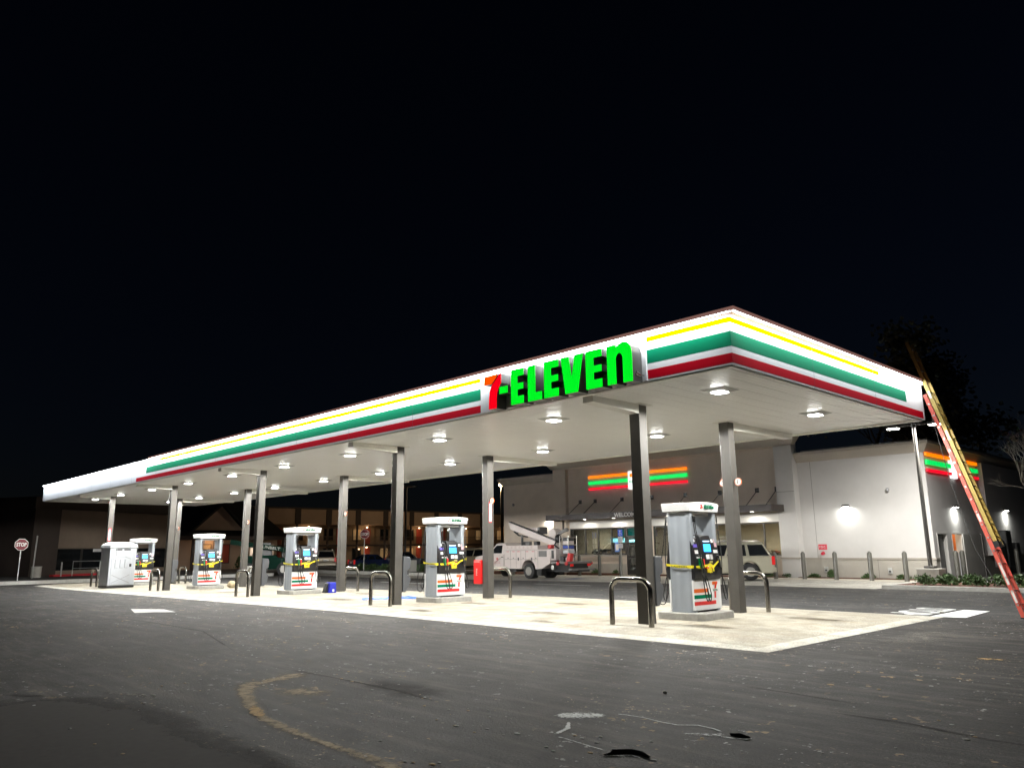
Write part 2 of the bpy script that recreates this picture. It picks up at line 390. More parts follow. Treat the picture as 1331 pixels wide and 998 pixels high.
def ribbon(name, pts, widths, m, z=0.005, soft=0.35, rows=6):
    """a stain along a line; the 'edge' attribute falls off towards its sides so its outline is ragged"""
    P = [Vector((x, y, 0)) for x, y in pts]; n = len(P)
    # densify
    D = []; Wd = []
    for i in range(n-1):
        for t in fr(0, 1, 6)[:-1]:
            D.append(P[i].lerp(P[i+1], t)); Wd.append(widths[i]*(1-t)+widths[i+1]*t)
    D.append(P[-1]); Wd.append(widths[-1])
    b = M(); e = []
    for i, p in enumerate(D):
        d = (D[min(i+1, len(D)-1)]-D[max(i-1, 0)]).normalized(); s = Vector((-d.y, d.x, 0))
        endf = min(1.0, i/4, (len(D)-1-i)/4)
        for j in range(rows+1):
            t = -1+2*j/rows; q = p+s*t*Wd[i]
            b.v.append((q.x, q.y, gz(q.x)+z)); e.append((1-t*t)*soft*endf-soft*(1-endf)*0.5)
    for i in range(len(D)-1):
        for j in range(rows):
            a = i*(rows+1)+j; b.f.append((a, a+rows+1, a+rows+2, a+1)); b.m.append(0)
    o = b.obj(name, m, smooth=False, recalc=False)
    at = o.data.attributes.new('edge', 'FLOAT', 'POINT')
    for i, v in enumerate(e): at.data[i].value = v
    return tag(o, kind='structure')
SAND = noisy_mat('sand_stain', (0.62, 0.50, 0.34), 0.56, 7.0, 0.9, (0.30, 0.24, 0.16), wid=0.34)
SANDB = noisy_mat('sand_clump', (0.62, 0.42, 0.20), 0.62, 14.0, 0.9)
CHALK = noisy_mat('white_spill', (0.88, 0.90, 0.90), 0.60, 30.0, 0.8, wid=0.16)
DUST = noisy_mat('pale_dust', (0.30, 0.28, 0.25), 0.60, 4.0, 0.9, wid=0.35)
DARKP = noisy_mat('dark_tone', (0.060, 0.055, 0.052), 0.50, 1.6, 0.95, wid=0.5)
ribbon('sand_stain', [(-3.5, -5.95), (-3.2, -6.36), (-3.12, -6.66), (-3.0, -7.0), (-2.5, -7.3), (-1.81, -7.55), (-1.08, -7.78), (-0.55, -7.84), (0.31, -7.88), (1.03, -7.88), (2.2, -8.0)], [0.26, 0.24, 0.16, 0.22, 0.13, 0.11, 0.09, 0.10, 0.07, 0.10, 0.14], SAND, soft=0.30)
ribbon('sand_stain', [(-1.5, -6.6), (-2.1, -6.8), (-2.4, -7.05)], [0.26, 0.30, 0.26], SAND, z=0.0065, soft=0.27)
ribbon('sand_stain', [(-1.9, -7.5), (-1.3, -7.72), (-0.9, -7.82)], [0.07, 0.09, 0.05], SANDB, z=0.008, soft=0.3)
ribbon('sand_stain', [(2.7, 1.2), (3.0, 1.4), (3.4, 1.45)], [0.12, 0.14, 0.08], SANDB, z=0.006, soft=0.22)
ribbon('sand_stain', [(-0.75, -9.25), (-0.55, -9.1)], [0.07, 0.07], SANDB, z=0.009, soft=0.2)
ribbon('sand_stain', [(-4.3, -7.95), (-3.7, -8.0)], [0.25, 0.3], SANDB, z=0.006, soft=0.14)
ribbon('sand_stain', [(-0.1, -5.5), (0.05, -5.6)], [0.05, 0.05], SANDB, z=0.006, soft=0.3)
ribbon('sand_stain', [(-4.6, -5.5), (-4.1, -5.4)], [0.06, 0.06], SANDB, z=0.006, soft=0.3)
ribbon('dust_stain', [(-15, -2.0), (-10.5, -1.3), (-7.5, -1.4)], [0.7, 0.5, 0.2], DUST, soft=0.25)
ribbon('dust_stain', [(0.9, 6.2), (1.3, 3.5), (1.2, 1.2)], [0.35, 0.6, 0.35], DUST, soft=0.2)
ribbon('dust_stain', [(-4.5, -8.6), (-3.2, -8.2), (-2.4, -8.2)], [0.12, 0.10, 0.06], DUST, soft=0.25)
ribbon('white_spill', [(0.98, -5.66), (1.08, -5.62), (1.2, -5.52), (1.32, -5.40), (1.40, -5.28)], [0.06, 0.17, 0.19, 0.15, 0.04], CHALK, soft=0.27)
ribbon('white_spill', [(1.30, -5.78), (1.40, -5.90), (1.50, -6.02), (1.54, -6.15), (1.59, -6.33)], [0.03, 0.025, 0.035, 0.03, 0.03], CHALK, z=0.007, soft=0.38)
ribbon('white_spill', [(1.59, -6.33), (1.73, -6.32), (1.92, -6.35), (2.13, -6.38), (2.33, -6.4)], [0.018, 0.014, 0.012, 0.012, 0.012], CHALK, z=0.007, soft=0.28)
ribbon('white_spill', [(1.38, -5.24), (1.52, -5.19), (1.72, -5.17), (1.96, -5.21), (2.15, -5.21), (2.3, -5.09), (2.48, -5.11), (2.68, -5.2)], [0.02, 0.011, 0.009, 0.012, 0.012, 0.016, 0.014, 0.02], CHALK, z=0.007, soft=0.36)
ribbon('white_spill', [(2.3, -5.5), (2.5, -5.40), (2.63, -5.30), (2.72, -5.24)], [0.02, 0.05, 0.07, 0.04], CHALK, z=0.008, soft=0.2)
ribbon('white_spill', [(2.63, -5.33), (2.78, -5.32), (2.9, -5.27), (2.96, -5.1)], [0.02, 0.015, 0.015, 0.012], CHALK, z=0.009, soft=0.24)
ribbon('white_spill', [(2.28, -6.62), (2.42, -6.47), (2.52, -6.37), (2.66, -6.38)], [0.008, 0.008, 0.008, 0.008], CHALK, z=0.009, soft=0.24)
OIL = noisy_mat('oil_stain', (0.16, 0.12, 0.075), 0.52, 4.0, 0.7, (0.09, 0.07, 0.05), wid=0.6)
for ox, oy, ow in ((-2.2, 2.2, 0.3), (-1.4, 5.0, 0.35), (-7.0, 2.5, 0.4), (-8.6, 5.2, 0.35), (-11.0, 3.6, 0.3), (-16.5, 2.4, 0.45), (-19.0, 5.0, 0.4), (-25.5, 2.6, 0.5), (-5.6, 0.9, 0.2), (-10.2, 1.0, 0.25)):
    o_ = ribbon('oil_stain', [(ox-ow*2.2, oy-0.2), (ox-ow*0.6, oy+0.08), (ox+ow, oy), (ox+ow*2.4, oy+0.2)], [ow*0.5, ow, ow*0.8, ow*0.4], OIL, z=0.0, soft=0.30)
    for v_ in o_.data.vertices: v_.co.z = sz(v_.co.x, v_.co.y)+0.005
PUD = mat('black_puddle', (0.001, 0.001, 0.001), 1.0, spec=0.0)
decal('black_puddle', [[(2.34, -6.57), (2.34, -6.42), (2.29, -6.34), (2.4, -6.22), (2.51, -6.22), (2.66, -6.31), (2.67, -6.36), (2.57, -6.33), (2.47, -6.37), (2.42, -6.46)], [(2.69, -5.19), (2.75, -5.12), (2.9, -5.18), (2.91, -5.25), (2.82, -5.27), (2.75, -5.26)]], PUD, z=0.011)
ribbon('dark_patch', [(-4.4, -10.6), (-2.6, -9.6), (-0.6, -9.6), (1.2, -9.3), (3.4, -9.3)], [1.3, 1.35, 1.3, 1.0, 0.8], DARKP, z=0.0035, soft=0.9)  # darker ragged-edged patches laid over the near asphalt
ribbon('dark_patch', [(-4.8, -9.5), (-3.75, -8.83)], [0.08, 0.08], DARKP, z=0.0035, soft=0.9)
ribbon('dark_patch', [(-2.4, -5.9), (-1.4, -5.8), (-0.4, -6.0)], [0.25, 0.38, 0.3], DARKP, z=0.0035, soft=0.25)
for pts in ([(-4.74, -6.12), (-2.75, -5.99), (-1.24, -5.96), (-0.04, -6.12)], [(2.6, -3.7), (3.66, -3.67), (4.34, -3.84), (5.2, -3.9)], [(0.9, -2.9), (2.2, -3.0), (3.3, -3.15)], [(-20, -4.6), (-10, -4.75), (-4.74, -6.12)]):
    ribbon('asphalt_seam', pts, [0.03]*len(pts), DARKP, z=0.0045, soft=0.5, rows=2)
ribbon('asphalt_seam', [(0.33, -0.25), (1.5, -0.5), (2.69, -0.69), (3.93, -0.83), (6, -1)], [0.018]*5, CHALK, z=0.0045, soft=0.12, rows=2)
# loose gravel and crumbs of paint
G = M()
for k in range(420):
    x = random.uniform(-16, 6); y = random.uniform(-9.5, -0.3)
    if random.random() < 0.45:
        cx, cy0 = random.choice([(-3.6, -8.0), (-3.0, -6.8), (1.5, -6.2), (1.6, -8.1), (0.2, -6.6), (2.5, -1.0), (-2.5, -5.6), (4.6, -3.2)])
        x = random.gauss(cx, 0.5); y = random.gauss(cy0, 0.4)
    r = random.uniform(0.006, 0.022)*(1.5 if random.random() < 0.1 else 1)
    G.ell((x, y, gz(x)+0.004), r*random.uniform(0.8, 1.6), r, r*0.22, 6, 4, mi=random.choice([0, 0, 1, 2]))
tag(G.obj('gravel_crumbs', [mat('crumb_grey', (0.40, 0.39, 0.37), 0.9), mat('crumb_tan', (0.50, 0.36, 0.2), 0.9), mat('crumb_white', (0.55, 0.55, 0.53), 0.8)]), kind='stuff')
st_ = M().ell((1.12, -3.95, 0.012), 0.028, 0.022, 0.016, 10, 6).obj('pebble', mat('pebble', (0.75, 0.70, 0.6), 0.8, var=0.3, scale=20))
tag(st_, 'single pale pebble lying on the asphalt in front of the near hoop', 'stone')

# ================================================================== CANOPY
CL, CW, ZB, ZT = 46.2, 9.1, 4.70, 5.64
COLX = [-3.49-9.07*i for i in range(5)]; FY, BY = 1.93, 5.59
can = thing('canopy', 'long white gas station canopy with striped fascia on bronze columns', 'canopy', (0, 0, 0))
SO = M()       # ribbed deck soffit, ribs run across the canopy
prof = []; x = -CL+0.02; k = 0
while x < -0.14:
    big = (k % 3 == 2); d = 0.016 if big else 0.005; g = 0.022 if big else 0.012; w = 0.1333
    prof += [(x, 0), (x+w-g, 0), (x+w-g*0.75, d), (x+w-g*0.25, d)]; x += w; k += 1
prof.append((-0.02, 0))
n = len(prof)
SO.v = [(px, y, ZB+dz+0.004) for y in (0.02, CW-0.02) for px, dz in prof]
for i in range(n-1): SO.f.append((i, i+1, n+i+1, n+i)); SO.m.append(0)
so = SO.obj('soffit', STEELW, can, recalc=False)
M().box(-CL+0.05, -0.05, 0.05, CW-0.05, ZB+0.10, ZB+0.35).obj('deck', mat('deck_metal', (0.3, 0.3, 0.3), 0.6), can, smooth=False)
SD = mat('soffit_trim', (0.78, 0.77, 0.72), 0.3, var=0.05, scale=1)
tr = M()
tr.box(-CL, 0, 0.0, 0.10, ZB-0.035, ZB).box(-CL, 0, CW-0.10, CW, ZB-0.035, ZB).box(-0.10, 0, 0.101, CW-0.101, ZB-0.035, ZB).box(-CL, -CL+0.10, 0.101, CW-0.101, ZB-0.035, ZB)
tr.obj('soffit_trim', SD, can, smooth=False)
FW = mat('fascia_white', (0.82, 0.83, 0.84), 0.42, var=0.05, scale=0.9)
def fascia(nm, x0, x1, y0, y1):
    return M().box(x0, x1, y0, y1, ZB-0.003, ZT-0.06).obj(nm, FW, can, smooth=False)
fa_f = fascia('fascia_panel', -CL, 0, -0.05, 0.0); fa_r = fascia('fascia_panel', 0.0, 0.05, -0.05, CW+0.05)
fa_b = fascia('fascia_panel', -CL, 0, CW, CW+0.05); fa_l = fascia('fascia_panel', -CL-0.05, -CL, -0.05, CW+0.05)
tag(fa_f, 'front fascia with stripes and letters'); tag(fa_r, 'right end fascia'); tag(fa_b, 'back fascia facing the shop'); tag(fa_l, 'far left end fascia')
bands = {'yellow_stripe': (5.445, 5.54, -27.2, 6.44, YELLOWS), 'green_stripe': (5.02, 5.285, -28.7, 8.0, GREENS), 'red_stripe': (4.725, 4.895, -29.9, 9.05, REDS)}
for nm, (z0, z1, xl, yr, m) in bands.items():
    b = M().box(xl, -6.48, -0.052, -0.05, z0, z1).box(-1.73, 0.05, -0.052, -0.05, z0, z1)
    b.obj(nm, m, fa_f, smooth=False)
    M().box(0.05, 0.052, -0.052, yr, z0, z1).obj(nm, m, fa_r, smooth=False)
# cap with a faint glow put into its colour, and lamp rail that throws light down the fascia
CAPB = mat('cap_bronze_glow', (0.25, 0.17, 0.14), 0.5, emit=(0.10, 0.05, 0.042), estr=0.8)
capb = M(); PJ = 0.20
capb.box(-28.0, 0.05+PJ, -0.05-PJ, 0.02, ZT-0.058, ZT+0.01); capb.box(-0.02, 0.05+PJ, 0.021, CW+0.05, ZT-0.058, ZT+0.01)
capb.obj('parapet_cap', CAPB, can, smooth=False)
cw = M(); cw.box(-CL-0.06, -28.001, -0.05-PJ*0.6, 0.02, ZT-0.058, ZT+0.01); cw.box(-CL, -0.02, CW-0.02, CW+0.08, ZT-0.058, ZT+0.01); cw.box(-CL-0.06, -CL+0.02, 0.021, CW+0.06, ZT-0.058, ZT+0.01)
tag(cw.obj('parapet_cap', FW, can, smooth=False), 'white cap along the unstriped end')
SEAM = mat('panel_seam', (0.10, 0.10, 0.11), 0.8, spec=0.1)
for k in range(1, 15):
    xs_ = -3.05*k
    if not -6.6 < xs_ < -1.6: M().box(xs_-0.003, xs_+0.003, -0.0535, -0.0525, ZB, ZT-0.062).obj('panel_seam', SEAM, fa_f, smooth=False)
for k in range(1, 3): M().box(0.0525, 0.0535, 3.05*k-0.003, 3.05*k+0.003, ZB, ZT-0.062).obj('panel_seam', SEAM, fa_r, smooth=False)
LEDW = emis('led_white', (0.95, 1.0, 1.0), 9.0)
led = M(); led.box(-28.0, 0.16, -0.23, -0.20, ZT-0.068, ZT-0.0585); led.box(0.20, 0.23, -0.20, CW, ZT-0.072, ZT-0.0585); led.box(-CL, -28.0, -0.13, -0.10, ZT-0.072, ZT-0.0585)
ledo = led.obj('light_bar', LEDW, can, smooth=False)
def bar(x0, x1, y, out=0.21):       # strip lamps aimed down and back onto the fascia
    L_ = abs(x1-x0)
    lamp('fascia_strip_lamp', 'AREA', ((x0+x1)/2, y-out+0.05, ZT-0.08), FASCIA_BAR_W*L_*(2.0 if x1 < -27 else 1.0), (0.86, 0.92, 1.0) if x1 < -27 else (0.92, 0.97, 1.0), L_, 0.03, (R(30), 0, 0), can, shape='RECTANGLE')
for i in range(4): bar(-7.0*i-7.0, -7.0*i, -0.05)
for i in range(3): bar(-28.0-6.06*(i+1), -28.0-6.06*i, -0.05, 0.18)
for j in range(2):
    lamp('fascia_strip_lamp', 'AREA', (0.05+0.16, 2.27+4.55*j, ZT-0.08), FASCIA_BAR_W*4.55, (0.92, 0.97, 1.0), 4.55, 0.03, (R(30), 0, R(90)), can, shape='RECTANGLE')
for i in range(6): lamp('fascia_strip_lamp', 'AREA', (-3.85-7.7*i, CW+0.05+0.2, ZT-0.08), 5.5*FASCIA_BAR_W*7.7, (0.92, 0.97, 1.0), 7.7, 0.03, (R(-30), 0, 0), can, shape='RECTANGLE')  # unseen back strip lamps, added to brighten the shop front
# columns with wedge beams cantilevered outside them
for i, cx in enumerate(COLX):
    for yy, sgn in ((FY, -1), (BY, 1)):
        b = M(); w = 0.135
        b.box(cx-w, cx+w, yy-w, yy+w, sz(cx, yy)-0.05, ZB+0.1)
        if i == 0 and sgn < 0: b.box(cx+w, cx+w+0.006, yy-0.1, yy+0.02, 0.3, 0.55)
        b.obj('column', BRONZE, can, bevel=0.012)
        y0 = yy+sgn*w; y1 = 0.25 if sgn < 0 else CW-0.25
        M().hexa([(cx-w, y0, ZB-0.20), (cx+w, y0, ZB-0.20), (cx+w, y1, ZB-0.13), (cx-w, y1, ZB-0.13), (cx-w, y0, ZB+0.01), (cx+w, y0, ZB+0.01), (cx+w, y1, ZB+0.01), (cx-w, y1, ZB+0.01)]).obj('cantilever_beam', SD, can, smooth=False)
        M().box(cx-0.24, cx+0.24, yy-0.24, yy+0.24, ZB-0.008, ZB+0.012).obj('column_collar', SD, can, smooth=False)
# canopy lamps
LX = [-1.33, -5.9, -10.35, -15.05, -19.55, -24.0, -28.6, -33.2, -37.9, -42.4]
LENS = emis('lamp_lens', (1.0, 1.0, 0.96), 14.0)
FIX = mat('fixture_white', (0.38, 0.38, 0.36), 0.4)
ordn = ['first', 'second', 'third', 'fourth', 'fifth', 'sixth', 'seventh', 'eighth', 'ninth', 'tenth']
cl0 = thing('canopy_lamp', 'x', 'ceiling light', group='square lamps under the canopy')
M().frus(-0.15, 0.15, -0.15, 0.15, -0.045, -0.29, 0.29, -0.29, 0.29, -0.001).obj('housing', FIX, cl0, smooth=False)
M().box(-0.125, 0.125, -0.125, 0.125, -0.062, -0.0451).obj('lens', LENS, cl0, smooth=False)
lamp('bulb', 'SPOT', (0, 0, -0.09), CANOPY_LAMP_W, (1.0, 0.985, 0.93), 0.10, None, (0, 0, 0), cl0, spot=R(178), blend=0.06)
fe_ = True
for row, y in (('front', 1.78), ('back', 5.98)):
    for i, x in enumerate(LX):
        o = cl0 if fe_ else copy_tree(cl0); fe_ = False
        o.location = (x, y, ZB); o['label'] = 'lit square lamp in the %s soffit row, %s from the near right end' % (row, ordn[i])

# channel letters on the front fascia
sg = thing('channel_letter_sign', 'large raised 7-ELEVEN letters glowing green and red on the front fascia', 'sign', (0, 0, 0))
M().box(-6.47, -1.74, -0.075, -0.051, ZB, ZT-0.061).obj('backing_panel', FW, sg, smooth=False)
GE = emis('letter_green', (0.0, 1.0, 0.02), 0.36); RE = emis('letter_red', (1.0, 0.0, 0.01), 0.38); OE = emis('letter_orange', (1.0, 0.09, 0.0), 0.42)
RET = mat('letter_return', (0.07, 0.07, 0.065), 0.45)
def chan(nm, pts, m):
    o = M().prism(pts, -0.37, -0.076, 'y').obj(nm, RET, sg, smooth=False)
    M().prism(pts, -0.378, -0.3702, 'y').obj('lit_face', m, o, smooth=False)
z0, z1 = 4.67, 5.435
def Eg(x0, x1):
    s = 0.20; t = 0.155; zm0, zm1 = 4.985, 5.12
    return [(x0, z0), (x1, z0), (x1, z0+t+0.015), (x0+s, z0+t+0.015), (x0+s, zm0), (x1-0.01, zm0), (x1-0.01, zm1), (x0+s, zm1), (x0+s, z1-t), (x1, z1-t), (x1, z1), (x0, z1)]
chan('seven_bar', [(-6.01, 5.24), (-5.77, 5.235), (-5.62, 5.36), (-5.56, 5.435), (-6.01, 5.435)], OE)
chan('seven_stem', [(-5.85, z0), (-5.60, z0), (-5.60, 4.88), (-5.585, 5.0), (-5.54, 5.11), (-5.45, 5.22), (-5.45, 5.435), (-5.50, 5.435), (-5.56, 5.36), (-5.66, 5.28), (-5.75, 5.21), (-5.82, 5.08), (-5.85, 4.9)], RE)
chan('dash', [(-5.50, 4.97), (-5.24, 4.97), (-5.24, 5.125), (-5.50, 5.125)], GE)
chan('letter_e', Eg(-5.13, -4.74), GE)
chan('letter_l', [(-4.61, z0), (-4.20, z0), (-4.20, z0+0.17), (-4.39, z0+0.17), (-4.39, z1), (-4.61, z1)], GE)
chan('letter_e', Eg(-4.13, -3.72), GE)
chan('letter_v', [(-3.65, z1), (-3.54, z0), (-3.20, z0), (-3.05, z1), (-3.28, z1), (-3.355, 4.95), (-3.43, z1)], GE)
chan('letter_e', Eg(-2.98, -2.57), GE)
arc = [(-2.02-0.0, z1+0.02)]
chan('letter_n', [(-2.44, z0), (-2.225, z0), (-2.225, 5.17), (-2.19, 5.235), (-2.14, 5.26), (-2.09, 5.235), (-2.06, 5.17), (-2.06, z0), (-1.84, z0), (-1.84, 5.24), (-1.87, 5.35), (-1.93, 5.42), (-2.01, 5.455), (-2.09, 5.45), (-2.17, 5.41), (-2.215, 5.37), (-2.225, z1), (-2.44, z1)], GE)
fl = thing('fascia_floodlight', 'small round flood lamp bolted to the fascia beside the last letter', 'spotlight', (-1.80, -0.08, 4.80))
M().cyl((0, 0, 0), (0.0, -0.10, 0.0), 0.012, n=8).obj('arm', STEEL, fl); M().cyl((-0.02, -0.10, 0.0), (-0.04, -0.2, 0.03), 0.03, 0.045).obj('head', STEEL, fl)

# ================================================================== ISLANDS, HOOPS, PUMPS
ISL = mat('island_concrete', (0.38, 0.375, 0.35), 0.75, var=0.25, scale=5, bump=0.2)
posn = ['nearest the camera', 'second from the camera', 'in the middle of the row', 'fourth from the camera', 'farthest from the camera']
def oct_(w, l, c): return [(-w+c, -l), (w-c, -l), (w, -l+c), (w, l-c), (w-c, l), (-w+c, l), (-w, l-c), (-w, -l+c)]
PY = 3.78
TUBEM = mat('galv_bronze_tube', (0.30, 0.285, 0.26), 0.24, metal=1.0, var=0.25, scale=7)
isl0 = None
for i, cx in enumerate(COLX):
    if isl0 is None:
        isl0 = M().prism(oct_(0.62, 0.70, 0.12), -0.05, 0.15).obj('pump_island', ISL, bevel=0.02); o = isl0
    else: o = copy_tree(isl0)
    o.location = (cx, PY-0.03, sz(cx, PY)); tag(o, 'low grey concrete island under the gas pump %s' % posn[i], 'pump island', 'concrete pump islands')
hp0 = None
for i, cx in enumerate(COLX):
    for side, yy in (('front', 1.40), ('back', 6.10)):
        if hp0 is None:
            r = 0.24; pts = [(-0.5, 0, -0.05), (-0.5, 0, 0.4), (-0.5, 0, 0.92-r)]
            pts += [(-0.5+r-r*math.cos(a), 0, 0.92-r+r*math.sin(a)) for a in fr(0, math.pi/2, 7)[1:]]
            pts += [(0.5-r+r*math.sin(a), 0, 0.92-r+r*math.cos(a)) for a in fr(0, math.pi/2, 7)]
            pts += [(0.5, 0, 0.4), (0.5, 0, -0.05)]
            hp0 = M().tube(pts, 0.056, 16).obj('guard_hoop', TUBEM); o = hp0
        else: o = copy_tree(hp0)
        o.location = (cx, yy, sz(cx, yy)); tag(o, 'bent steel hoop at the %s end of the island %s' % (side, posn[i]), 'guard hoop', 'steel guard hoops round the pumps')

# ---- fuel dispenser
PW = mat('pump_white', (0.80, 0.81, 0.82), 0.35, var=0.05, scale=2)
SCR1 = emis('screen_pale', (0.45, 0.75, 1.0), 0.9); SCR2 = emis('screen_blue', (0.03, 0.35, 1.0), 1.1)
STK = mat('sticker_white', (0.75, 0.75, 0.75), 0.5); PUR = mat('sticker_purple', (0.14, 0.10, 0.55), 0.5); YEL = mat('sticker_yellow', (0.85, 0.68, 0.02), 0.5)
NGR = mat('nozzle_green', (0.0, 0.25, 0.07), 0.4); NRD = mat('nozzle_red', (0.65, 0.02, 0.02), 0.4); KEY = mat('key_grey', (0.5, 0.5, 0.5), 0.4)
LOGOG = mat('logo_green', (0.0, 0.16, 0.07), 0.4); LOGOR = mat('logo_red', (0.7, 0.03, 0.01), 0.4)
def bez(pts, n=24):
    # Catmull-Rom through points
    P = [Vector(p) for p in pts]; P = [P[0]*2-P[1]]+P+[P[-1]*2-P[-2]]; out = []
    for i in range(1, len(P)-2):
        for t in fr(0, 1, n//(len(P)-3)+1)[:-1]:
            a, b, c, d = P[i-1], P[i], P[i+1], P[i+2]
            out.append(0.5*((2*b)+(c-a)*t+(2*a-5*b+4*c-d)*t*t+(3*b-a-3*c+d)*t**3))
    out.append(P[-2]); return out
def pump():
    t = thing('fuel_dispenser', 'x', 'gas pump')
    HX, HY = 0.31, 0.56       # half depth (x) and half width (y); the pylons stand at both y ends
    for s in (-1, 1):
        # fluted, slightly waisted pylon
        ys = [s*0.40, s*HY]
        pl = []
        a, b = min(ys), max(ys)
        pl = [(-HX+0.02, a), (HX-0.02, a), (HX, a+0.03), (HX, b-0.05), (HX-0.05, b-0.01), (HX-0.11, b), (HX-0.14, b-0.018), (0.04, b-0.018), (0.02, b+0.004), (-0.06, b+0.004), (-0.08, b-0.018), (-HX+0.14, b-0.018), (-HX+0.11, b), (-HX+0.05, b-0.01), (-HX, b-0.05), (-HX, a+0.03)]
        if s < 0: pl = [(x, -(y)) for x, y in [(px, -py) for px, py in pl]]; pl = [(x, -0.28-(y-a) if False else y) for x, y in pl]
        if s < 0:
            a2, b2 = -HY, -0.40
            pl = [(-HX+0.02, b2), (HX-0.02, b2), (HX, b2-0.03), (HX, a2+0.05), (HX-0.05, a2+0.01), (HX-0.11, a2), (HX-0.14, a2+0.010), (0.04, a2+0.010), (0.02, a2+0.002), (-0.06, a2+0.002), (-0.08, a2+0.010), (-HX+0.14, a2+0.010), (-HX+0.11, a2), (-HX+0.05, a2+0.01), (-HX, a2+0.05), (-HX, b2-0.03)]
        M().prism(pl, 0.0, 2.17).obj('pylon', GREYP, t, bevel=0.006)
    M().box(-HX+0.035, HX-0.035, -0.399, 0.399, 0.03, 0.70).obj('cabinet', PW, t, bevel=0.008)
    M().box(-HX+0.05, HX-0.05, -0.399, 0.399, 0.0, 0.0299).obj('plinth', BLACK, t, smooth=False)
    # header
    hd = M(); pr = [(-0.68, 2.19), (0.68, 2.19)]
    def hdr(z, k): return [(-0.36*k, -0.64*k), (0.30*k, -0.64*k), (0.36*k, -0.60*k), (0.385*k, -0.25*k), (0.41*k, 0.1*k), (0.385*k, 0.45*k), (0.33*k, 0.64*k), (-0.30*k, 0.64*k), (-0.36*k, 0.60*k), (-0.385*k, 0.25*k), (-0.41*k, -0.1*k), (-0.385*k, -0.45*k)]
    q0 = hdr(0, 0.975); q1 = hdr(0, 1.02); n = len(q0); b = len(hd.v)
    zz = lambda y, top: (2.41-0.035*(y/0.64)**2) if top else (2.185+0.012*(y/0.64)**2)
    hd.v += [(x, y, zz(y, 0)) for x, y in q0]+[(x, y, zz(y, 1)) for x, y in q1]
    hd.f += [tuple(range(n)), tuple(range(n, 2*n))]; hd.m += [0, 0]
    for i in range(n): j = (i+1) % n; hd.f.append((i, j, n+j, n+i)); hd.m.append(0)
    h = hd.obj('header', PW, t, bevel=0.012)
    for s in (1, -1):
        text('ELEVEn', 'header_letters', LOGOG, h, (s*0.409, s*0.12, 2.30), (0, s, 0), (0, 0, 1), 0.085, 0.36, depth=0.03, bold=0.012)
        text('7-', 'header_numeral', LOGOR, h, (s*0.394, s*-0.155, 2.30), (0, s, 0), (0, 0, 1), 0.095, 0.085, depth=0.03, bold=0.012)
    # under-header funnel-shaped shade plates
    M().box(-0.20, 0.20, -0.399, 0.399, 2.10, 2.169).obj('header_tray', mat('tray_grey', (0.3, 0.3, 0.3), 0.4), t, smooth=False)
    M().box(-0.02, 0.02, -0.399, 0.399, 1.66, 1.68).obj('cross_rail', BLACK, t, smooth=False)
    for s in (1, -1):
        # black console bulging from each face
        cprof = [(0.12, 0.70), (0.345, 0.70), (0.37, 0.78), (0.36, 1.1), (0.31, 1.45), (0.27, 1.60), (0.12, 1.62)]
        c = M().prism([(s*x, z) for x, z in cprof], -0.535, 0.535, 'y').obj('console', BLACK, t, bevel=0.008)
        # centre screen tower
        tw = [(0.20, 1.0), (0.385, 1.0), (0.395, 1.1), (0.34, 1.55), (0.30, 1.66), (0.20, 1.67)]
        c2 = M().prism([(s*x, z) for x, z in tw], -0.20, 0.22, 'y').obj('screen_tower', BLACK, t, bevel=0.01)
        def fx(z): return 0.397-(z-1.1)*0.122
        def gx(z): return 0.362-(z-1.1)*0.142
        def plate(nm, y0, y1, z0, z1, m, par, f=fx, pr=0.004):
            y0 *= 1.85; y1 *= 1.85
            y0, y1 = (y0, y1) if s > 0 else (-y1, -y0)
            a = [(s*(f(z0)-0.004), y0, z0), (s*(f(z0)-0.004), y1, z0), (s*(f(z1)-0.004), y1, z1), (s*(f(z1)-0.004), y0, z1)]
            bb = [(x+s*(pr+0.004), y, z) for x, y, z in a]
            return M().hexa(a+bb).obj(nm, m, par, smooth=False)
        # +y is reader's right on the +x face
        plate('price_screen', -0.06, 0.08, 1.52, 1.62, SCR1, c2, lambda z: 0.347-(z-1.52)*0.44, 0.004)
        plate('screen', -0.065, 0.085, 1.30, 1.47, SCR2, c2)
        plate('card_reader', -0.04, 0.03, 1.14, 1.24, STK, c2); plate('keypad', 0.045, 0.10, 1.13, 1.24, KEY, c2)
        plate('pump_number', -0.235, -0.20, 1.52, 1.58, STK, c, lambda z: 0.298-(z-1.52)*0.26)
        plate('sticker', -0.25, -0.17, 1.40, 1.47, PUR, c, gx); plate('sticker', -0.24, -0.17, 1.26, 1.34, STK, c, gx)
        plate('sticker', 0.155, 0.20, 1.50, 1.58, STK, c, lambda z: 0.298-(z-1.52)*0.26); plate('sticker', 0.215, 0.265, 1.40, 1.58, mat('sticker_pink', (0.7, 0.45, 0.5), 0.5), c, gx); plate('sticker', 0.17, 0.26, 1.27, 1.34, STK, c, gx)
        plate('sticker', -0.22, -0.12, 1.16, 1.19, STK, c, gx)
        plate('sticker', -0.04, 0.09, 0.93, 1.02, ORANGES, c, lambda z: 0.372, 0.02); plate('sticker', -0.02, 0.08, 0.84, 0.93, YEL, c, lambda z: 0.372, 0.012)
        plate('sticker', -0.02, 0.075, 0.965, 1.005, STK, c, lambda z: 0.392, 0.004); plate('sticker', 0.02, 0.09, 1.05, 1.10, mat('sticker_olive', (0.4, 0.36, 0.12), 0.5), c2, lambda z: 0.392, 0.006)
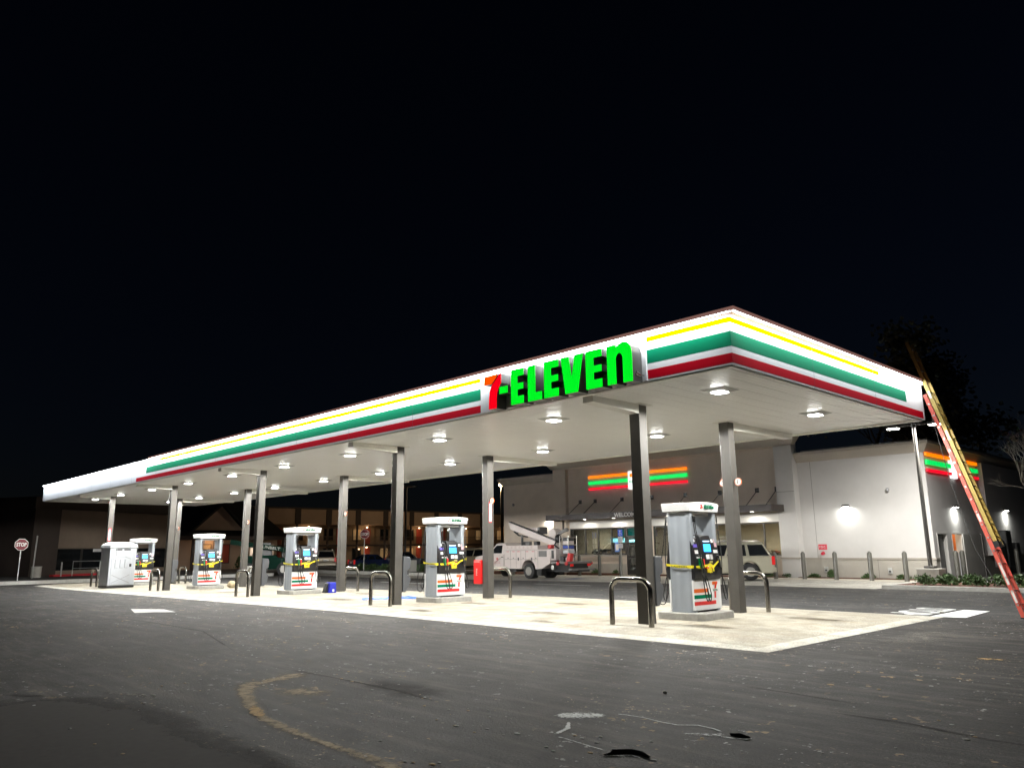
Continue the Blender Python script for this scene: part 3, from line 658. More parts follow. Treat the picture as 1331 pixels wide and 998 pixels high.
        # grade nozzles resting in their boots
        def nozzle(y, col):
            yy = y*s
            nz_ = M().hexa([(s*0.36, yy-0.028, 0.98), (s*0.44, yy-0.028, 0.93), (s*0.44, yy+0.028, 0.93), (s*0.36, yy+0.028, 0.98), (s*0.36, yy-0.03, 1.16), (s*0.42, yy-0.03, 1.14), (s*0.42, yy+0.03, 1.14), (s*0.36, yy+0.03, 1.16)]).obj('nozzle', col, t, bevel=0.01)
            M().tube([(s*0.40, yy, 1.14), (s*0.385, yy, 1.20), (s*0.35, yy, 1.22)], 0.014, 8).obj('spout', CHROME, nz_)
            M().tube([(s*0.445, yy, 0.94), (s*0.45, yy, 0.86), (s*0.44, yy, 0.80)], 0.013, 8).obj('swivel', CHROME, nz_)
        nozzle(-0.33, NGR); nozzle(-0.23, NRD); nozzle(0.42, BLACK)
        # hoses: from fittings high on the pylons down in a loop and up to the nozzle
        for yt, yb, nzY, outx in ((-0.44, -0.28, -0.33, 0.02), (-0.38, -0.28, -0.23, 0.02), (0.52, 0.50, 0.42, 0.02)):
            yt, yb, nzY = yt*s, yb*s, nzY*s
            M().tube(bez([(s*0.33, yt, 2.02), (s*0.37, yt, 1.7), (s*0.44, (yt+nzY)/2, 1.15), (s*0.47, nzY-0.03*s, 0.62), (s*0.48, nzY+0.02*s, 0.32), (s*0.47, nzY+0.10*s, 0.24), (s*0.46, nzY+0.16*s, 0.36), (s*0.45, nzY+0.08*s, 0.62), (s*0.445, nzY, 0.80)], 40), 0.011, 8).obj('hose', RUBBER, t)
            M().tube([(s*0.28, yt, 2.10), (s*0.335, yt, 2.08), (s*0.335, yt, 1.96)], 0.02, 8).obj('hose_fitting', CHROME, t)
        M().tube(bez([(s*0.33, 0.545*s, 2.04), (s*0.40, 0.60*s, 1.4), (s*0.58, 0.62*s, 0.55), (s*0.60, 0.60*s, 0.22), (s*0.46, 0.56*s, 0.16), (s*0.36, 0.52*s, 0.42)], 36), 0.011, 8).obj('hose', RUBBER, t) if s < 0 else None
        # printed lower panel
        lp = M().box(min(s*0.276, s*0.32), max(s*0.276, s*0.32), -0.545, 0.545, 0.05, 0.685).obj('lower_panel', PW, t, smooth=False)
        def st(z0, z1, y1, m, nm):
            y0 = -0.54; y1 = y1*2
            a, b2 = (y0, y1) if s > 0 else (-y1, -y0)
            M().box(min(s*0.32, s*0.323), max(s*0.32, s*0.323), a, b2, z0, z1).obj(nm, m, lp, smooth=False)
        st(0.42, 0.50, 0.02, ORANGES, 'orange_stripe'); st(0.29, 0.37, 0.08, GREENS, 'green_stripe'); st(0.15, 0.23, 0.16, mat('pump_red', (0.65, 0.02, 0.02), 0.4), 'red_stripe')
        def lg(nm, pts, m, d=0.288): M().prism([((y*1.15+0.13)*s, 0.64-(0.70-z)*0.85) for y, z in pts], min(s*0.32, s*(d+0.038)), max(s*0.32, s*(d+0.038)), 'x').obj(nm, m, lp, smooth=False)
        lg('seven_bar', [(0.06, 0.62), (0.17, 0.62), (0.20, 0.66), (0.20, 0.70), (0.06, 0.70)], ORANGES)
        lg('seven_stem', [(0.12, 0.28), (0.17, 0.28), (0.175, 0.45), (0.20, 0.58), (0.245, 0.66), (0.245, 0.70), (0.21, 0.70), (0.16, 0.61), (0.13, 0.52)], LOGOR, 0.2875)
        lg('logo_band', [(0.07, 0.45), (0.24, 0.45), (0.24, 0.52), (0.07, 0.52)], PW, 0.289)
        text('ELEVEn', 'logo_letters', LOGOG, lp, (s*0.328, s*0.31, 0.455), (0, s, 0), (0, 0, 1), 0.04, 0.18, depth=0.003, bold=0.02)
    return t
p0 = pump()
glabel = ['large gas pump nearest the camera, with green and red nozzles tied by yellow tape', 'second gas pump from the camera, left of the red fire cabinet',
          'middle gas pump of the row, blue bag on the ground at its right', 'fourth gas pump, a pale bundle on the ground beside its island', 'small far gas pump partly behind the portable toilet']
for i, cx in enumerate(COLX):
    o = p0 if i == 0 else copy_tree(p0)
    o.location = (cx, PY, sz(cx, PY)+0.15); tag(o, glabel[i], 'gas pump', 'gas pumps under the canopy')
# caution tape wound round each pump
TAPE = mat('caution_tape', (0.85, 0.74, 0.03), 0.45, var=0.15, scale=12)
for i, cx in enumerate(COLX):
    rnd = random.Random(i+3); base = sz(cx, PY)+0.15
    path = [(0.335, -0.585, 0.98), (0.40, -0.30, 0.97), (0.475, -0.16, 1.01), (0.465, -0.06, 1.03), (0.44, 0.10, 0.95+0.05*rnd.random()), (0.45, 0.26, 1.06), (0.335, 0.585, 1.12), (0, 0.59, 1.1), (-0.335, 0.585, 1.08), (-0.47, 0.2, 1.02), (-0.47, -0.2, 1.0), (-0.34, -0.585, 1.02), (0.0, -0.592, 0.985), (0.335, -0.585, 0.98)]
    b = M(); hw = 0.038; pts = [Vector(p) for p in path]
    sub = []
    for k in range(len(pts)-1):
        for t in fr(0, 1, 5)[:-1]: sub.append(pts[k].lerp(pts[k+1], t))
    sub.append(pts[-1]); off = []
    for k, p in enumerate(sub):
        w = hw*(0.72+0.35*noise.noise(p*6+Vector((i*9, 0, 0)))); tw = 0.006*noise.noise(p*11)
        off.append((p, w, tw))
    for k in range(len(off)-1):
        (p, w, a), (q, w2, c) = off[k], off[k+1]
        b.face([(p.x, p.y, p.z-w), (q.x, q.y, q.z-w2), (q.x*1.01, q.y*1.004, q.z+w2), (p.x*1.01, p.y*1.004, p.z+w)])
    root = thing('caution_tape', 'yellow caution tape tied round the gas pump %s' % posn[i], 'caution tape', (cx, PY, base), 0, 'caution tape on the pumps')
    o = b.obj('tape_band', TAPE, root, smooth=False, recalc=False)
    sm = o.modifiers.new('thick', 'SOLIDIFY'); sm.thickness = 0.002
    for yy in (-0.40, 0.0, 0.26):
        pass
    text('CAUTION', 'tape_print', BLACK, root, (0.0, -0.597, 0.985), (1, 0, 0), (0, 0, 1), 0.03, 0.42, depth=0.004)
    # knotted tails
    tl = M(); 
    for dy, ln in ((-0.13, 0.16), (-0.09, 0.10), (0.02, 0.13)):
        tl.hexa([(0.475, dy, 1.0), (0.48, dy, 1.0), (0.48, dy+0.03, 1.0), (0.475, dy+0.03, 1.0), (0.475, dy+0.02, 1.0-ln), (0.48, dy+0.02, 1.0-ln), (0.48, dy+0.06, 1.0-ln), (0.475, dy+0.06, 1.0-ln)])
    tl.obj('tape_tail', TAPE, root, smooth=False)
# grey service bins fixed on the back of the front columns
SVC = mat('service_grey', (0.085, 0.09, 0.10), 0.35, var=0.08, scale=3)
sv0 = None
for i, cx in enumerate(COLX):
    if sv0 is None:
        sv0 = thing('service_bin', 'x', 'service bin')
        M().prism([(0.0, 0.35), (0.10, 0.35), (0.22, 0.50), (0.28, 0.72), (0.24, 0.78), (0.16, 0.84), (0.16, 0.98), (0.26, 1.02), (0.28, 1.25), (0.24, 1.36), (0.0, 1.38)], -0.17, 0.17, 'x').obj('body', SVC, sv0, bevel=0.015)
        M().box(-0.12, 0.12, 0.17, 0.24, 0.845, 0.97).obj('towel_slot', BLACK, sv0, smooth=False)
        o = sv0
    else: o = copy_tree(sv0)
    o.location = (cx, FY+0.137, sz(cx, FY)); tag(o, 'grey service bin on the front column by the pump %s' % posn[i], 'service bin', 'grey service bins on the columns')
# pump number discs on the back columns
NW = mat('disc_white', (0.75, 0.75, 0.72), 0.4); ND = mat('disc_black', (0.02, 0.02, 0.02), 0.5)
for i, cx in enumerate(COLX):
    for s in ((1,) if i else (1, -1)):
        t = thing('pump_number_sign', ('round number sign on the back column by the pump %s' % posn[i]) if s > 0 else 'half hidden round number sign on the left side of the near back column', 'number sign', (cx+(0.245 if s > 0 else -0.17), BY-0.02, sz(cx, BY)+3.12), 0, 'round pump number signs')
        M().cyl((0, 0, 0), (0, -0.02, 0), 0.098, n=24).obj('ring', ORANGES, t); M().cyl((0, -0.021, 0), (0, -0.026, 0), 0.084, n=24).obj('disc', NW, t)
        text(str(i+1 if s > 0 else 2), 'numeral', ND, t, (0, -0.029, 0), (1, 0, 0), (0, 0, 1), 0.10, depth=0.003, bold=0.02)
        M().box(-0.11 if s > 0 else 0.0, 0.0 if s > 0 else 0.11, 0.001, 0.02, -0.03, 0.03).obj('bracket', BRONZE, t, smooth=False)
# vertical warning strips
VR = mat('strip_red', (0.75, 0.05, 0.06), 0.5)
for (cx, yy, lab) in ((COLX[1], BY, 'narrow vertical white and red sign on the back column by the red cabinet'), (COLX[4], FY, 'narrow vertical white and red sign on the far left column above the portable toilet')):
    t = thing('vertical_sign', lab, 'sign', (cx+0.137, yy-0.02, sz(cx, yy)+2.75), 0, 'narrow vertical column signs')
    M().box(0, 0.004, -0.06, 0.06, -0.34, 0.34).obj('border', VR, t, smooth=False); M().box(0.0041, 0.007, -0.045, 0.045, -0.29, 0.29).obj('face', emis('strip_face', (1.0, 0.75, 0.78), 0.25), t, smooth=False)
    text('SELF SERVE', 'lettering', VR, t, (0.009, 0, 0), (0, 0, 1), (0, -1, 0), 0.035, 0.5, depth=0.003)
# red extinguisher cabinet on column B2
t = thing('extinguisher_cabinet', 'red fire extinguisher cabinet fixed to the back column between pump and truck', 'fire cabinet', (COLX[1]-0.32, BY-0.10, sz(COLX[1], BY)+0.45))
M().box(-0.16, 0.18, -0.12, 0.12, 0, 0.76).obj('case', mat('fire_red', (0.70, 0.015, 0.015), 0.35, var=0.05, scale=3), t, bevel=0.012)
M().box(-0.14, 0.14, -0.126, -0.121, 0.70, 0.715).obj('edge_trim', NW, t, smooth=False)
text('FIRE', 'lettering', NW, t, (0.0, -0.124, 0.38), (0, 0, 1), (-1, 0, 0), 0.05, 0.22, depth=0.004)

# ================================================================== SHOP BUILDING
ST = mat('stucco', (0.66, 0.565, 0.475), 0.85, var=0.10, scale=0.7, bump=0.25, bscale=90)
STL = mat('stucco_light', (0.62, 0.60, 0.585), 0.85, var=0.07, scale=0.7, bump=0.25, bscale=90)
STC = mat('cornice_stucco', (0.42, 0.375, 0.32), 0.8, var=0.08, scale=1)
STW = mat('wainscot_stucco', (0.46, 0.43, 0.38), 0.85, var=0.14, scale=0.9, bump=0.25, bscale=90)
DKF = mat('window_frame', (0.035, 0.032, 0.03), 0.35)
GL = glass_mat('shop_glass', (0.62, 0.66, 0.66), 0.10)
YM, YP, YW = 27.0, 26.72, 27.25
shop = thing('convenience_store', 'tan stucco convenience store behind the canopy with dark awning and lit windows', 'store', (0, 0, 0))
def prt(b, nm, m, par=shop, **k): return b.obj(nm, m, par, **k)
w = M()
w.box(-28.35, -13.25, YM, YM+0.3, 2.86, 7.0)               # wall over the windows
w.box(-28.35, -23.65, YM, YM+0.3, -0.3, 1.15).box(-21.55, -13.25, YM, YM+0.3, -0.3, 1.10)
w.box(-21.75, -21.55, YM, YM+0.3, 1.10, 2.86)
prt(w, 'front_wall', ST, smooth=False)
prt(M().box(-29.5, -28.35, YP, YM+0.3, -0.3, 7.0), 'pier', ST, smooth=False)
prt(M().box(-13.25, -12.25, YP, YM+0.3, -0.3, 7.0), 'pier', STL, smooth=False)
prt(M().box(-35.0, -29.5, YW, YW+0.3, -0.3, 6.15), 'left_wing_wall', ST, smooth=False)
rw = M().box(-12.25, -6.0, YW, YW+0.3, -0.3, 5.95)
prt(rw, 'right_wing_wall', STL, smooth=False)
# side wall (facing +x) with two doorways
SX = -6.0
sw = M(); XA, XB = SX-0.3, SX
ya = [YW+0.3, 27.75, 29.1, 29.75, 31.25, 44.0]
sw.box(XA, XB, YW+0.301, 27.75, -0.1, 2.15).box(XA, XB, 29.1, 29.75, -0.1, 2.15).box(XA, XB, 31.25, 44, -0.1, 2.15).box(XA, XB, YW+0.301, 44, 2.15, 5.95)
prt(sw, 'side_wall', STL, smooth=False)
prt(M().box(-35.0, -34.7, YW+0.3, 44, -0.3, 6.15).box(-35, SX-0.3, 43.7, 44, -0.3, 5.9), 'rear_wall', ST, smooth=False)
prt(M().box(-34.7, SX-0.3, YW+0.3, 43.7, 5.55, 5.7), 'roof', mat('roof_membrane', (0.12, 0.12, 0.12), 0.8), smooth=False)
# cornices
def cornice(x0, x1, y, z, h=0.48, pr=0.30, endl=True, endr=True, y1=None, m=STC, name='cornice'):
    yb = y1 if y1 else y+0.3
    b = M(); l = pr if endl else 0; r = pr if endr else 0
    b.frus(x0-l*0.2, x1+r*0.2, y-pr*0.2, yb, z-h, x0-l*0.9, x1+r*0.9, y-pr*0.9, yb, z-0.14)
    b.box(x0-l, x1+r, y-pr, yb, z-0.139, z)
    return prt(b, name, m, smooth=False)
cornice(-29.5, -12.25, YP, 7.40, 0.55, 0.42)
prt(M().box(-29.5, -12.25, YP, YM+0.3, 6.80, 6.999), 'frieze', ST, smooth=False)
cornice(-35.0, -29.5, YW, 6.62, 0.5, 0.36, True, False)
cornice(-12.25, -6.0, YW, 6.38, 0.5, 0.36, False, True)
b = M(); b.frus(SX-0.3, SX+0.07, YW+0.301, 44, 5.88, SX-0.3, SX+0.32, YW+0.301, 44, 6.24); b.box(SX-0.3, SX+0.36, YW+0.301, 44, 6.241, 6.38)
prt(b, 'cornice', STC, smooth=False)
DKC = mat('dark_coping', (0.05, 0.045, 0.04), 0.5)
for q_ in ((-35.4, -29.95, YW-0.38, YW+0.4, 6.621, 6.68), (-11.8, -5.62, YW-0.38, YW+0.4, 6.381, 6.44), (SX-0.35, -5.62, YW+0.401, 44, 6.381, 6.44)): prt(M().box(*q_), 'coping', DKC, smooth=False)
# wainscot band
BND = mat('band_trim', (0.40, 0.36, 0.31), 0.7, var=0.1, scale=1)
b = M(); b.box(-12.245, -5.95, YW-0.05, YW-0.001, 0.92, 1.0).box(-13.3, -12.2, YP-0.05, YP-0.001, 0.95, 1.03).box(-35, -29.5, YW-0.05, YW-0.001, 0.92, 1.0).box(SX, SX+0.05, YW, 27.7, 0.92, 1.0).box(SX, SX+0.05, 33.1, 44, 0.92, 1.0)
b.box(-28.35, -23.65, YM-0.06, YM-0.001, 1.06, 1.15).box(-21.75, -13.25, YM-0.06, YM-0.001, 1.03, 1.12)
prt(b, 'band_course', BND, smooth=False)
for q_ in ((-28.35, -23.65, YM-0.012, YM-0.001, -0.3, 0.62), (-12.2, -6.0, YW-0.012, YW-0.001, -0.1, 0.92), (-35, -29.5, YW-0.012, YW-0.001, -0.3, 0.92), (SX+0.001, SX+0.012, YW, 27.7, -0.1, 0.92), (SX+0.001, SX+0.012, 34.3, 44, -0.1, 0.92)): prt(M().box(*q_), 'wainscot', STW, smooth=False)
b = M(); JC = mat('reveal_joint', (0.2, 0.19, 0.17), 0.8)
b.box(-11.55, -11.53, YW-0.003, YW-0.0005, 1.0, 5.9).box(-13.25, -12.25, YP-0.003, YP-0.0005, 4.38, 4.40).box(-8.6, -8.58, YW-0.016, YW-0.013, 0.0, 0.92)
b.box(-26.1, -26.08, YM-0.016, YM-0.013, 0, 0.62)
prt(b, 'reveal_joint', JC, smooth=False)
# white soffit panel over the windows (lit strip)
prt(M().box(-28.3, -13.3, YM-0.02, YM-0.001, 2.88, 3.36), 'transom_panel', mat('transom_white', (0.72, 0.70, 0.66), 0.5, var=0.05, scale=1), smooth=False)
# windows
def window(x0, x1, z0, z1, mull, par=shop):
    f = M(); t = 0.06
    f.box(x0, x1, YM+0.05, YM+0.15, z0, z0+t).box(x0, x1, YM+0.05, YM+0.15, z1-t, z1)
    for x in [x0]+mull+[x1-t]: f.box(x, x+t, YM+0.048, YM+0.152, z0+t, z1-t)
    fo = f.obj('window', DKF, par, smooth=False)
    M().box(x0+t, x1-t, YM+0.095, YM+0.101, z0+t, z1-t).obj('pane', GL, fo, smooth=False)
    return fo
window(-28.3, -23.7, 1.15, 2.86, [-27.05, -25.95, -24.85])
window(-21.55, -16.5, 1.10, 2.86, [-20.3, -19.0, -17.7])
window(-16.45, -13.27, 1.10, 2.86, [-14.35])
# entrance: dark double door with transom
d = M(); x0, x1 = -23.65, -21.75
d.box(x0, x1, YM+0.05, YM+0.16, 2.78, 2.86).box(x0, x1, YM+0.05, YM+0.16, 2.2, 2.32).box(x0, x0+0.09, YM+0.05, YM+0.16, -0.05, 2.78).box(x1-0.09, x1, YM+0.05, YM+0.16, -0.05, 2.78)
do = d.obj('door', DKF, shop, smooth=False)
for a, bb in ((x0+0.095, -22.705), (-22.695, x1-0.095)):
    l = M(); l.box(a, a+0.09, YM+0.07, YM+0.14, 0.0, 2.19).box(bb-0.09, bb, YM+0.07, YM+0.14, 0, 2.19).box(a+0.09, bb-0.09, YM+0.07, YM+0.14, 2.08, 2.19).box(a+0.09, bb-0.09, YM+0.07, YM+0.14, 0.0, 0.25).box(a+0.09, bb-0.09, YM+0.07, YM+0.14, 0.95, 1.08)
    l.obj('door_leaf', DKF, do, smooth=False)
    M().box(a+0.09, bb-0.09, YM+0.10, YM+0.106, 0.25, 2.08).obj('pane', GL, do, smooth=False)
M().box(x0+0.09, x1-0.09, YM+0.10, YM+0.106, 2.32, 2.78).obj('pane', GL, do, smooth=False)
M().tube([(-22.78, YM+0.07, 0.95), (-22.78, YM-0.0, 0.95), (-22.78, YM, 1.35), (-22.78, YM+0.07, 1.35)], 0.015).tube([(-22.62, YM+0.07, 0.95), (-22.62, YM-0.0, 0.95), (-22.62, YM, 1.35), (-22.62, YM+0.07, 1.35)], 0.015).obj('handle', CHROME, do)
# small placards on the glass
M().box(-24.55, -24.2, YM+0.04, YM+0.046, 1.35, 1.95).obj('placard', mat('placard_blue', (0.10, 0.22, 0.6), 0.4), shop, smooth=False)
M().box(-24.49, -24.26, YM+0.034, YM+0.039, 1.45, 1.82).obj('placard_sheet', mat('placard_paper', (0.75, 0.68, 0.62), 0.6), shop, smooth=False)
# awning with stay rods
AW = mat('awning_bronze', (0.05, 0.038, 0.033), 0.45, var=0.1, scale=2)
aw = thing('entrance_awning', 'long flat dark bronze awning with WELCOME lettering over the shop windows', 'awning', (0, 0, 0))
M().box(-28.9, -12.95, 25.45, YM-0.02, 3.42, 3.60).box(-28.95, -12.9, 25.38, 25.449, 3.37, 3.72).box(-28.95, -28.901, 25.449, YM-0.01, 3.37, 3.72).box(-12.949, -12.9, 25.449, YM-0.01, 3.37, 3.72).obj('canopy_slab', AW, aw, smooth=False)
for x in (-27.4, -26.1, -23.9, -21.6, -19.2, -16.9, -14.6, -13.45):
    M().tube([(x, 25.7, 3.60), (x+0.1, YM-0.03, 4.55)], 0.022, 6).obj('stay_rod', AW, aw); M().box(x-0.0, x+0.22, YM-0.06, YM-0.001, 4.45, 4.70).obj('rod_plate', DKF, aw, smooth=False)
M().box(-28.62, -28.54, 26.62, 26.70, 2.6, 3.42).obj('leader', AW, aw, smooth=False)
text('WELCOME', 'lettering', mat('lettering_grey', (0.75, 0.73, 0.7), 0.4), aw, (-22.3, 25.365, 3.545), (1, 0, 0), (0, 0, 1), 0.25, 1.75, depth=0.02, bold=0.02)
for x in (-26.5, -24.1, -20.0, -17.7, -14.6):
    lamp('awning_downlight', 'AREA', (x, 26.45, 3.40), 28, (1.0, 0.95, 0.85), 0.2, None, (R(-18), 0, 0), aw, shape='DISK')
    M().cyl((x, 26.45, 3.415), (x, 26.45, 3.405), 0.09).obj('downlight', emis('downlight_lens', (1, 0.95, 0.85), 5), aw)
# striped neon signs
NO = emis('neon_orange', (1.0, 0.19, 0.0), 0.55); NG = emis('neon_green', (0.0, 0.85, 0.13), 0.36); NR = emis('neon_red', (1.0, 0.0, 0.02), 0.42)
NOD = emis('neon_orange_cap', (1.0, 0.10, 0.0), 1.6)
def stripes(root, segs, org, ax):
    for (a, b2) in segs:
        for z0, z1, m, nm in ((0.84, 1.0, NO, 'orange_tube'), (0.43, 0.65, NG, 'green_tube'), (0.09, 0.23, NR, 'red_tube')):
            q = M()
            if ax == 'x': q.box(a, b2, -0.14, -0.04, z0, z1)
            else: q.box(0.04, 0.14, a, b2, z0, z1)
            q.obj(nm, m, root, bevel=0.015)
            h = M()
            if ax == 'x': h.box(a+0.05, b2-0.05, -0.0399, -0.001, z0+0.03, z1-0.03)
            else: h.box(0.001, 0.0399, a+0.05, b2-0.05, z0+0.03, z1-0.03)
            h.obj('backing', DKF, root, smooth=False)
s1 = thing('striped_sign', 'front shop sign of orange, green and red neon bars around a small white box', 'neon sign', (0, YM, 5.2))
stripes(s1, [(-26.45, -23.25), (-21.70, -18.85)], None, 'x')
M().box(-23.15, -21.80, -0.16, -0.001, -0.05, 1.08).obj('sign_box', emis('sign_box_white', (1, 1, 1), 0.45), s1, bevel=0.02)
M().box(-23.0, -22.2, -0.168, -0.161, 0.70, 0.92).obj('seven_bar', emis('sign_box_orange', (1.0, 0.16, 0.0), 0.9), s1, smooth=False)
M().prism([(-22.62, 0.08), (-22.38, 0.08), (-22.36, 0.4), (-22.2, 0.7), (-22.0, 0.92), (-22.2, 0.92), (-22.45, 0.72), (-22.58, 0.45)], -0.167, -0.161, 'y').obj('seven_stem', emis('sign_box_red', (0.9, 0.0, 0.0), 0.9), s1, smooth=False)
text('ELEVEn', 'lettering', emis('sign_box_green', (0.0, 0.28, 0.12), 0.5), s1, (-22.48, -0.17, 0.42), (1, 0, 0), (0, 0, 1), 0.16, 1.1, depth=0.008, bold=0.02)
s2 = thing('striped_sign', 'side wall sign of orange, green and red neon bars behind the ladder', 'neon sign', (SX, 0, 4.86))
stripes(s2, [(27.25, 30.6), (31.4, 34.9)], None, 'y')
M().box(0.001, 0.16, 30.65, 31.35, -0.05, 1.1).obj('sign_box', MATS['sign_box_white'], s2, bevel=0.02)
M().box(-29.6, -29.5, 0, 0, 0, 0) if False else None
# pilaster that catches the neon at the sign's far end
prt(M().box(SX+0.001, SX+0.25, 35.2, 44, 1.0, 5.87), 'side_pilaster', STL, smooth=False)
# wall lamps
WPK = mat('wallpack_bronze', (0.06, 0.055, 0.05), 0.4); WPL = emis('wallpack_lens', (1.0, 1.0, 0.92), 18)
def wall_lamp(loc, rz, lab, pw=26):
    t = thing('wall_lamp', lab, 'wall lamp', loc, rz, 'wall lamps on the shop')
    M().prism([(0, -0.02), (-0.20, -0.02), (-0.22, 0.02), (-0.16, 0.09), (0, 0.10)], -0.16, 0.16, 'x').obj('housing', WPK, t, bevel=0.01)
    M().box(-0.13, 0.13, -0.19, -0.03, -0.032, -0.021).obj('lens', WPL, t, smooth=False)
    lamp('bulb', 'AREA', (0, -0.16, -0.05), pw, (0.98, 1.0, 0.93), 0.22, 0.12, (R(0), 0, 0), t, shape='RECTANGLE')
wall_lamp((-9.85, YW, 3.50), 0, 'lit wall lamp on the pale right wing of the shop front', 11)
wall_lamp((-30.4, YW, 3.55), 0, 'lit wall lamp above the bucket truck on the left wing', 15)
wall_lamp((SX, 30.6, 3.40), R(90), 'lit wall lamp on the side wall above the open door', 20)
wall_lamp((SX+0.25, 38.3, 3.40), R(90), 'lit wall lamp on the side wall above the meter boxes', 20)
# side doors
DRG = mat('steel_door_dark', (0.06, 0.06, 0.06), 0.4, var=0.1, scale=2); FRM = mat('door_frame_pale', (0.62, 0.60, 0.57), 0.5)
dd = M().box(SX-0.2, SX-0.15, 27.82, 29.03, 0.0, 2.08).obj('side_door', DRG, shop, smooth=False)
for a, b2, nm in ((27.75, 29.1, 0), (29.75, 31.25, 1)):
    M().box(SX-0.22, SX+0.02, a, a+0.07, -0.05, 2.15).box(SX-0.22, SX+0.02, b2-0.07, b2, -0.05, 2.15).box(SX-0.22, SX+0.02, a+0.07, b2-0.07, 2.08, 2.15).obj('door_frame', FRM, shop, smooth=False)
od = M().box(SX+0.03, SX+0.075, 31.26, 34.1, 0.02, 2.08).obj('side_door', mat('steel_door_pale', (0.52, 0.50, 0.47), 0.5, var=0.06, scale=2), shop, smooth=False); tag(od, 'pale side doors folded open against the wall')
M().tube([(SX+0.08, 33.7, 0.98), (SX+0.13, 33.7, 0.98), (SX+0.13, 33.5, 0.98)], 0.015).obj('handle', CHROME, od)
M().box(SX+0.03, SX+0.08, 34.15, 34.25, 0.0, 2.12).obj('door_frame', FRM, shop, smooth=False)
# room seen through the open door: orange framing lumber, lit
rm = M(); rm.box(SX-2.5, SX-2.45, 29.3, 32.0, 0, 2.4)
rm.obj('inner_wall', mat('inner_wall_orange', (0.75, 0.22, 0.05), 0.7), shop, smooth=False)
M().box(SX-1.5, SX-0.3, 31.26, 31.36, 0, 2.4).obj('inner_partition', MATS['inner_wall_orange'], shop, smooth=False)
dl = M().box(SX-0.28, SX-0.23, 29.82, 30.35, 0.0, 2.08).obj('side_door', DRG, shop, smooth=False)
lamp('store_room_bulb', 'POINT', (SX-1.2, 30.6, 2.2), 25, (1.0, 0.75, 0.5), size=0.08, parent=shop)
# interior of the shop
INW = mat('interior_wall', (0.40, 0.33, 0.25), 0.8, var=0.15, scale=0.6); INF = mat('interior_floor', (0.30, 0.27, 0.22), 0.5)
inn = M(); inn.box(-28.4, -13.0, 34.0, 34.1, -0.2, 3.4).box(-28.5, -28.4, YM+0.31, 34.1, -0.2, 3.4).box(-13.0, -12.9, YM+0.31, 34.1, -0.2, 3.4)
inn.obj('interior_wall', INW, shop, smooth=False)
M().box(-28.4, -13.0, YM+0.305, 34.0, -0.25, 0.02).obj('interior_floor', INF, shop, smooth=False)
M().box(-28.4, -13.0, YM+0.305, 34.0, 3.0, 3.1).obj('interior_ceiling', mat('interior_ceiling', (0.5, 0.48, 0.43), 0.8), shop, smooth=False)
CLT = emis('ceiling_strip', (1.0, 0.96, 0.85), 3.5)
for k, x in enumerate((-26.5, -23.2, -20.3, -17.6, -15.0)):
    for y in (29.3, 31.8):
        M().box(x-0.7, x+0.7, y-0.07, y+0.07, 2.96, 2.995).obj('ceiling_strip', CLT, shop, smooth=False)
    lamp('ceiling_bulb', 'AREA', (x, 30.5, 2.9), 70 if x < -19 else 120, (1, 0.9, 0.72), 1.2, None, (0, 0, 0), shop)
# furniture inside
def inner(nm, lab, cat, loc, grp=None): return thing(nm, lab, cat, loc, 0, grp)
cb = inner('drinks_cooler', 'lit drinks cooler behind the left shop windows', 'cooler', (-28.0, 31.4, 0.02))
M().box(-1.8, 1.9, 0, 0.55, 0, 2.3).obj('case', BLACK, cb, smooth=False); M().box(-1.7, 1.8, -0.02, -0.001, 1.95, 2.22).obj('light_header', emis('cooler_blue', (0.35, 0.85, 1.0), 0.9), cb, smooth=False)
for z in (0.5, 0.9, 1.3, 1.7): M().box(-1.7, 1.8, -0.06, -0.001, z, z+0.03).obj('shelf', STEEL, cb, smooth=False)
MULTI = [mat('goods_white', (0.6, 0.6, 0.58), 0.5), mat('goods_dark', (0.05, 0.05, 0.06), 0.5), mat('goods_red', (0.5, 0.06, 0.04), 0.5), mat('goods_tan', (0.5, 0.34, 0.18), 0.6)]
def gondola(x, y, L, lab, mix=(1, 1, 0, 3)):
    g = inner('display_shelf', lab, 'shelf', (x, y, 0.02), 'display shelves in the shop')
    M().box(-L/2, L/2, -0.03, 0.03, 0, 1.5).obj('panel', mat('gondola_grey', (0.16, 0.16, 0.16), 0.6), g, smooth=False)
    for z in (0.15, 0.5, 0.85, 1.2):
        s = M().box(-L/2, L/2, -0.4, -0.031, z, z+0.03).obj('shelf', STEEL, g, smooth=False)
        q = M(); xx = -L/2+0.05
        while xx < L/2-0.2:
            ww = random.uniform(0.1, 0.25); q.box(xx, xx+ww, -0.36, -0.1, z+0.031, z+0.031+random.uniform(0.1, 0.25), mi=random.choice(mix)); xx += ww+random.uniform(0.01, 0.12)
        q.obj('stock', MULTI, s, smooth=False)
gondola(-26.3, 29.0, 3.2, 'dark display shelf behind the left shop windows')
gondola(-19.5, 31.0, 3.0, 'display shelf behind the middle shop windows')
ct = inner('sales_counter', 'pale sales counter behind the right shop windows', 'counter', (-15.6, 28.9, 0.02))
M().box(-2.4, 2.2, -0.35, 0.35, 0, 1.05).obj('base', MULTI[3], ct, smooth=False); M().box(-2.45, 2.25, -0.4, 0.4, 1.051, 1.10).obj('top', MULTI[0], ct, smooth=False)
q = M()
for k in range(16):
    x = random.uniform(-2.2, 2.0); q.box(x, x+random.uniform(0.1, 0.3), -0.2, 0.1, 1.101, 1.101+random.uniform(0.08, 0.28), mi=random.choice((0, 0, 2, 3, 1)))
q.obj('stock', MULTI, ct, smooth=False)
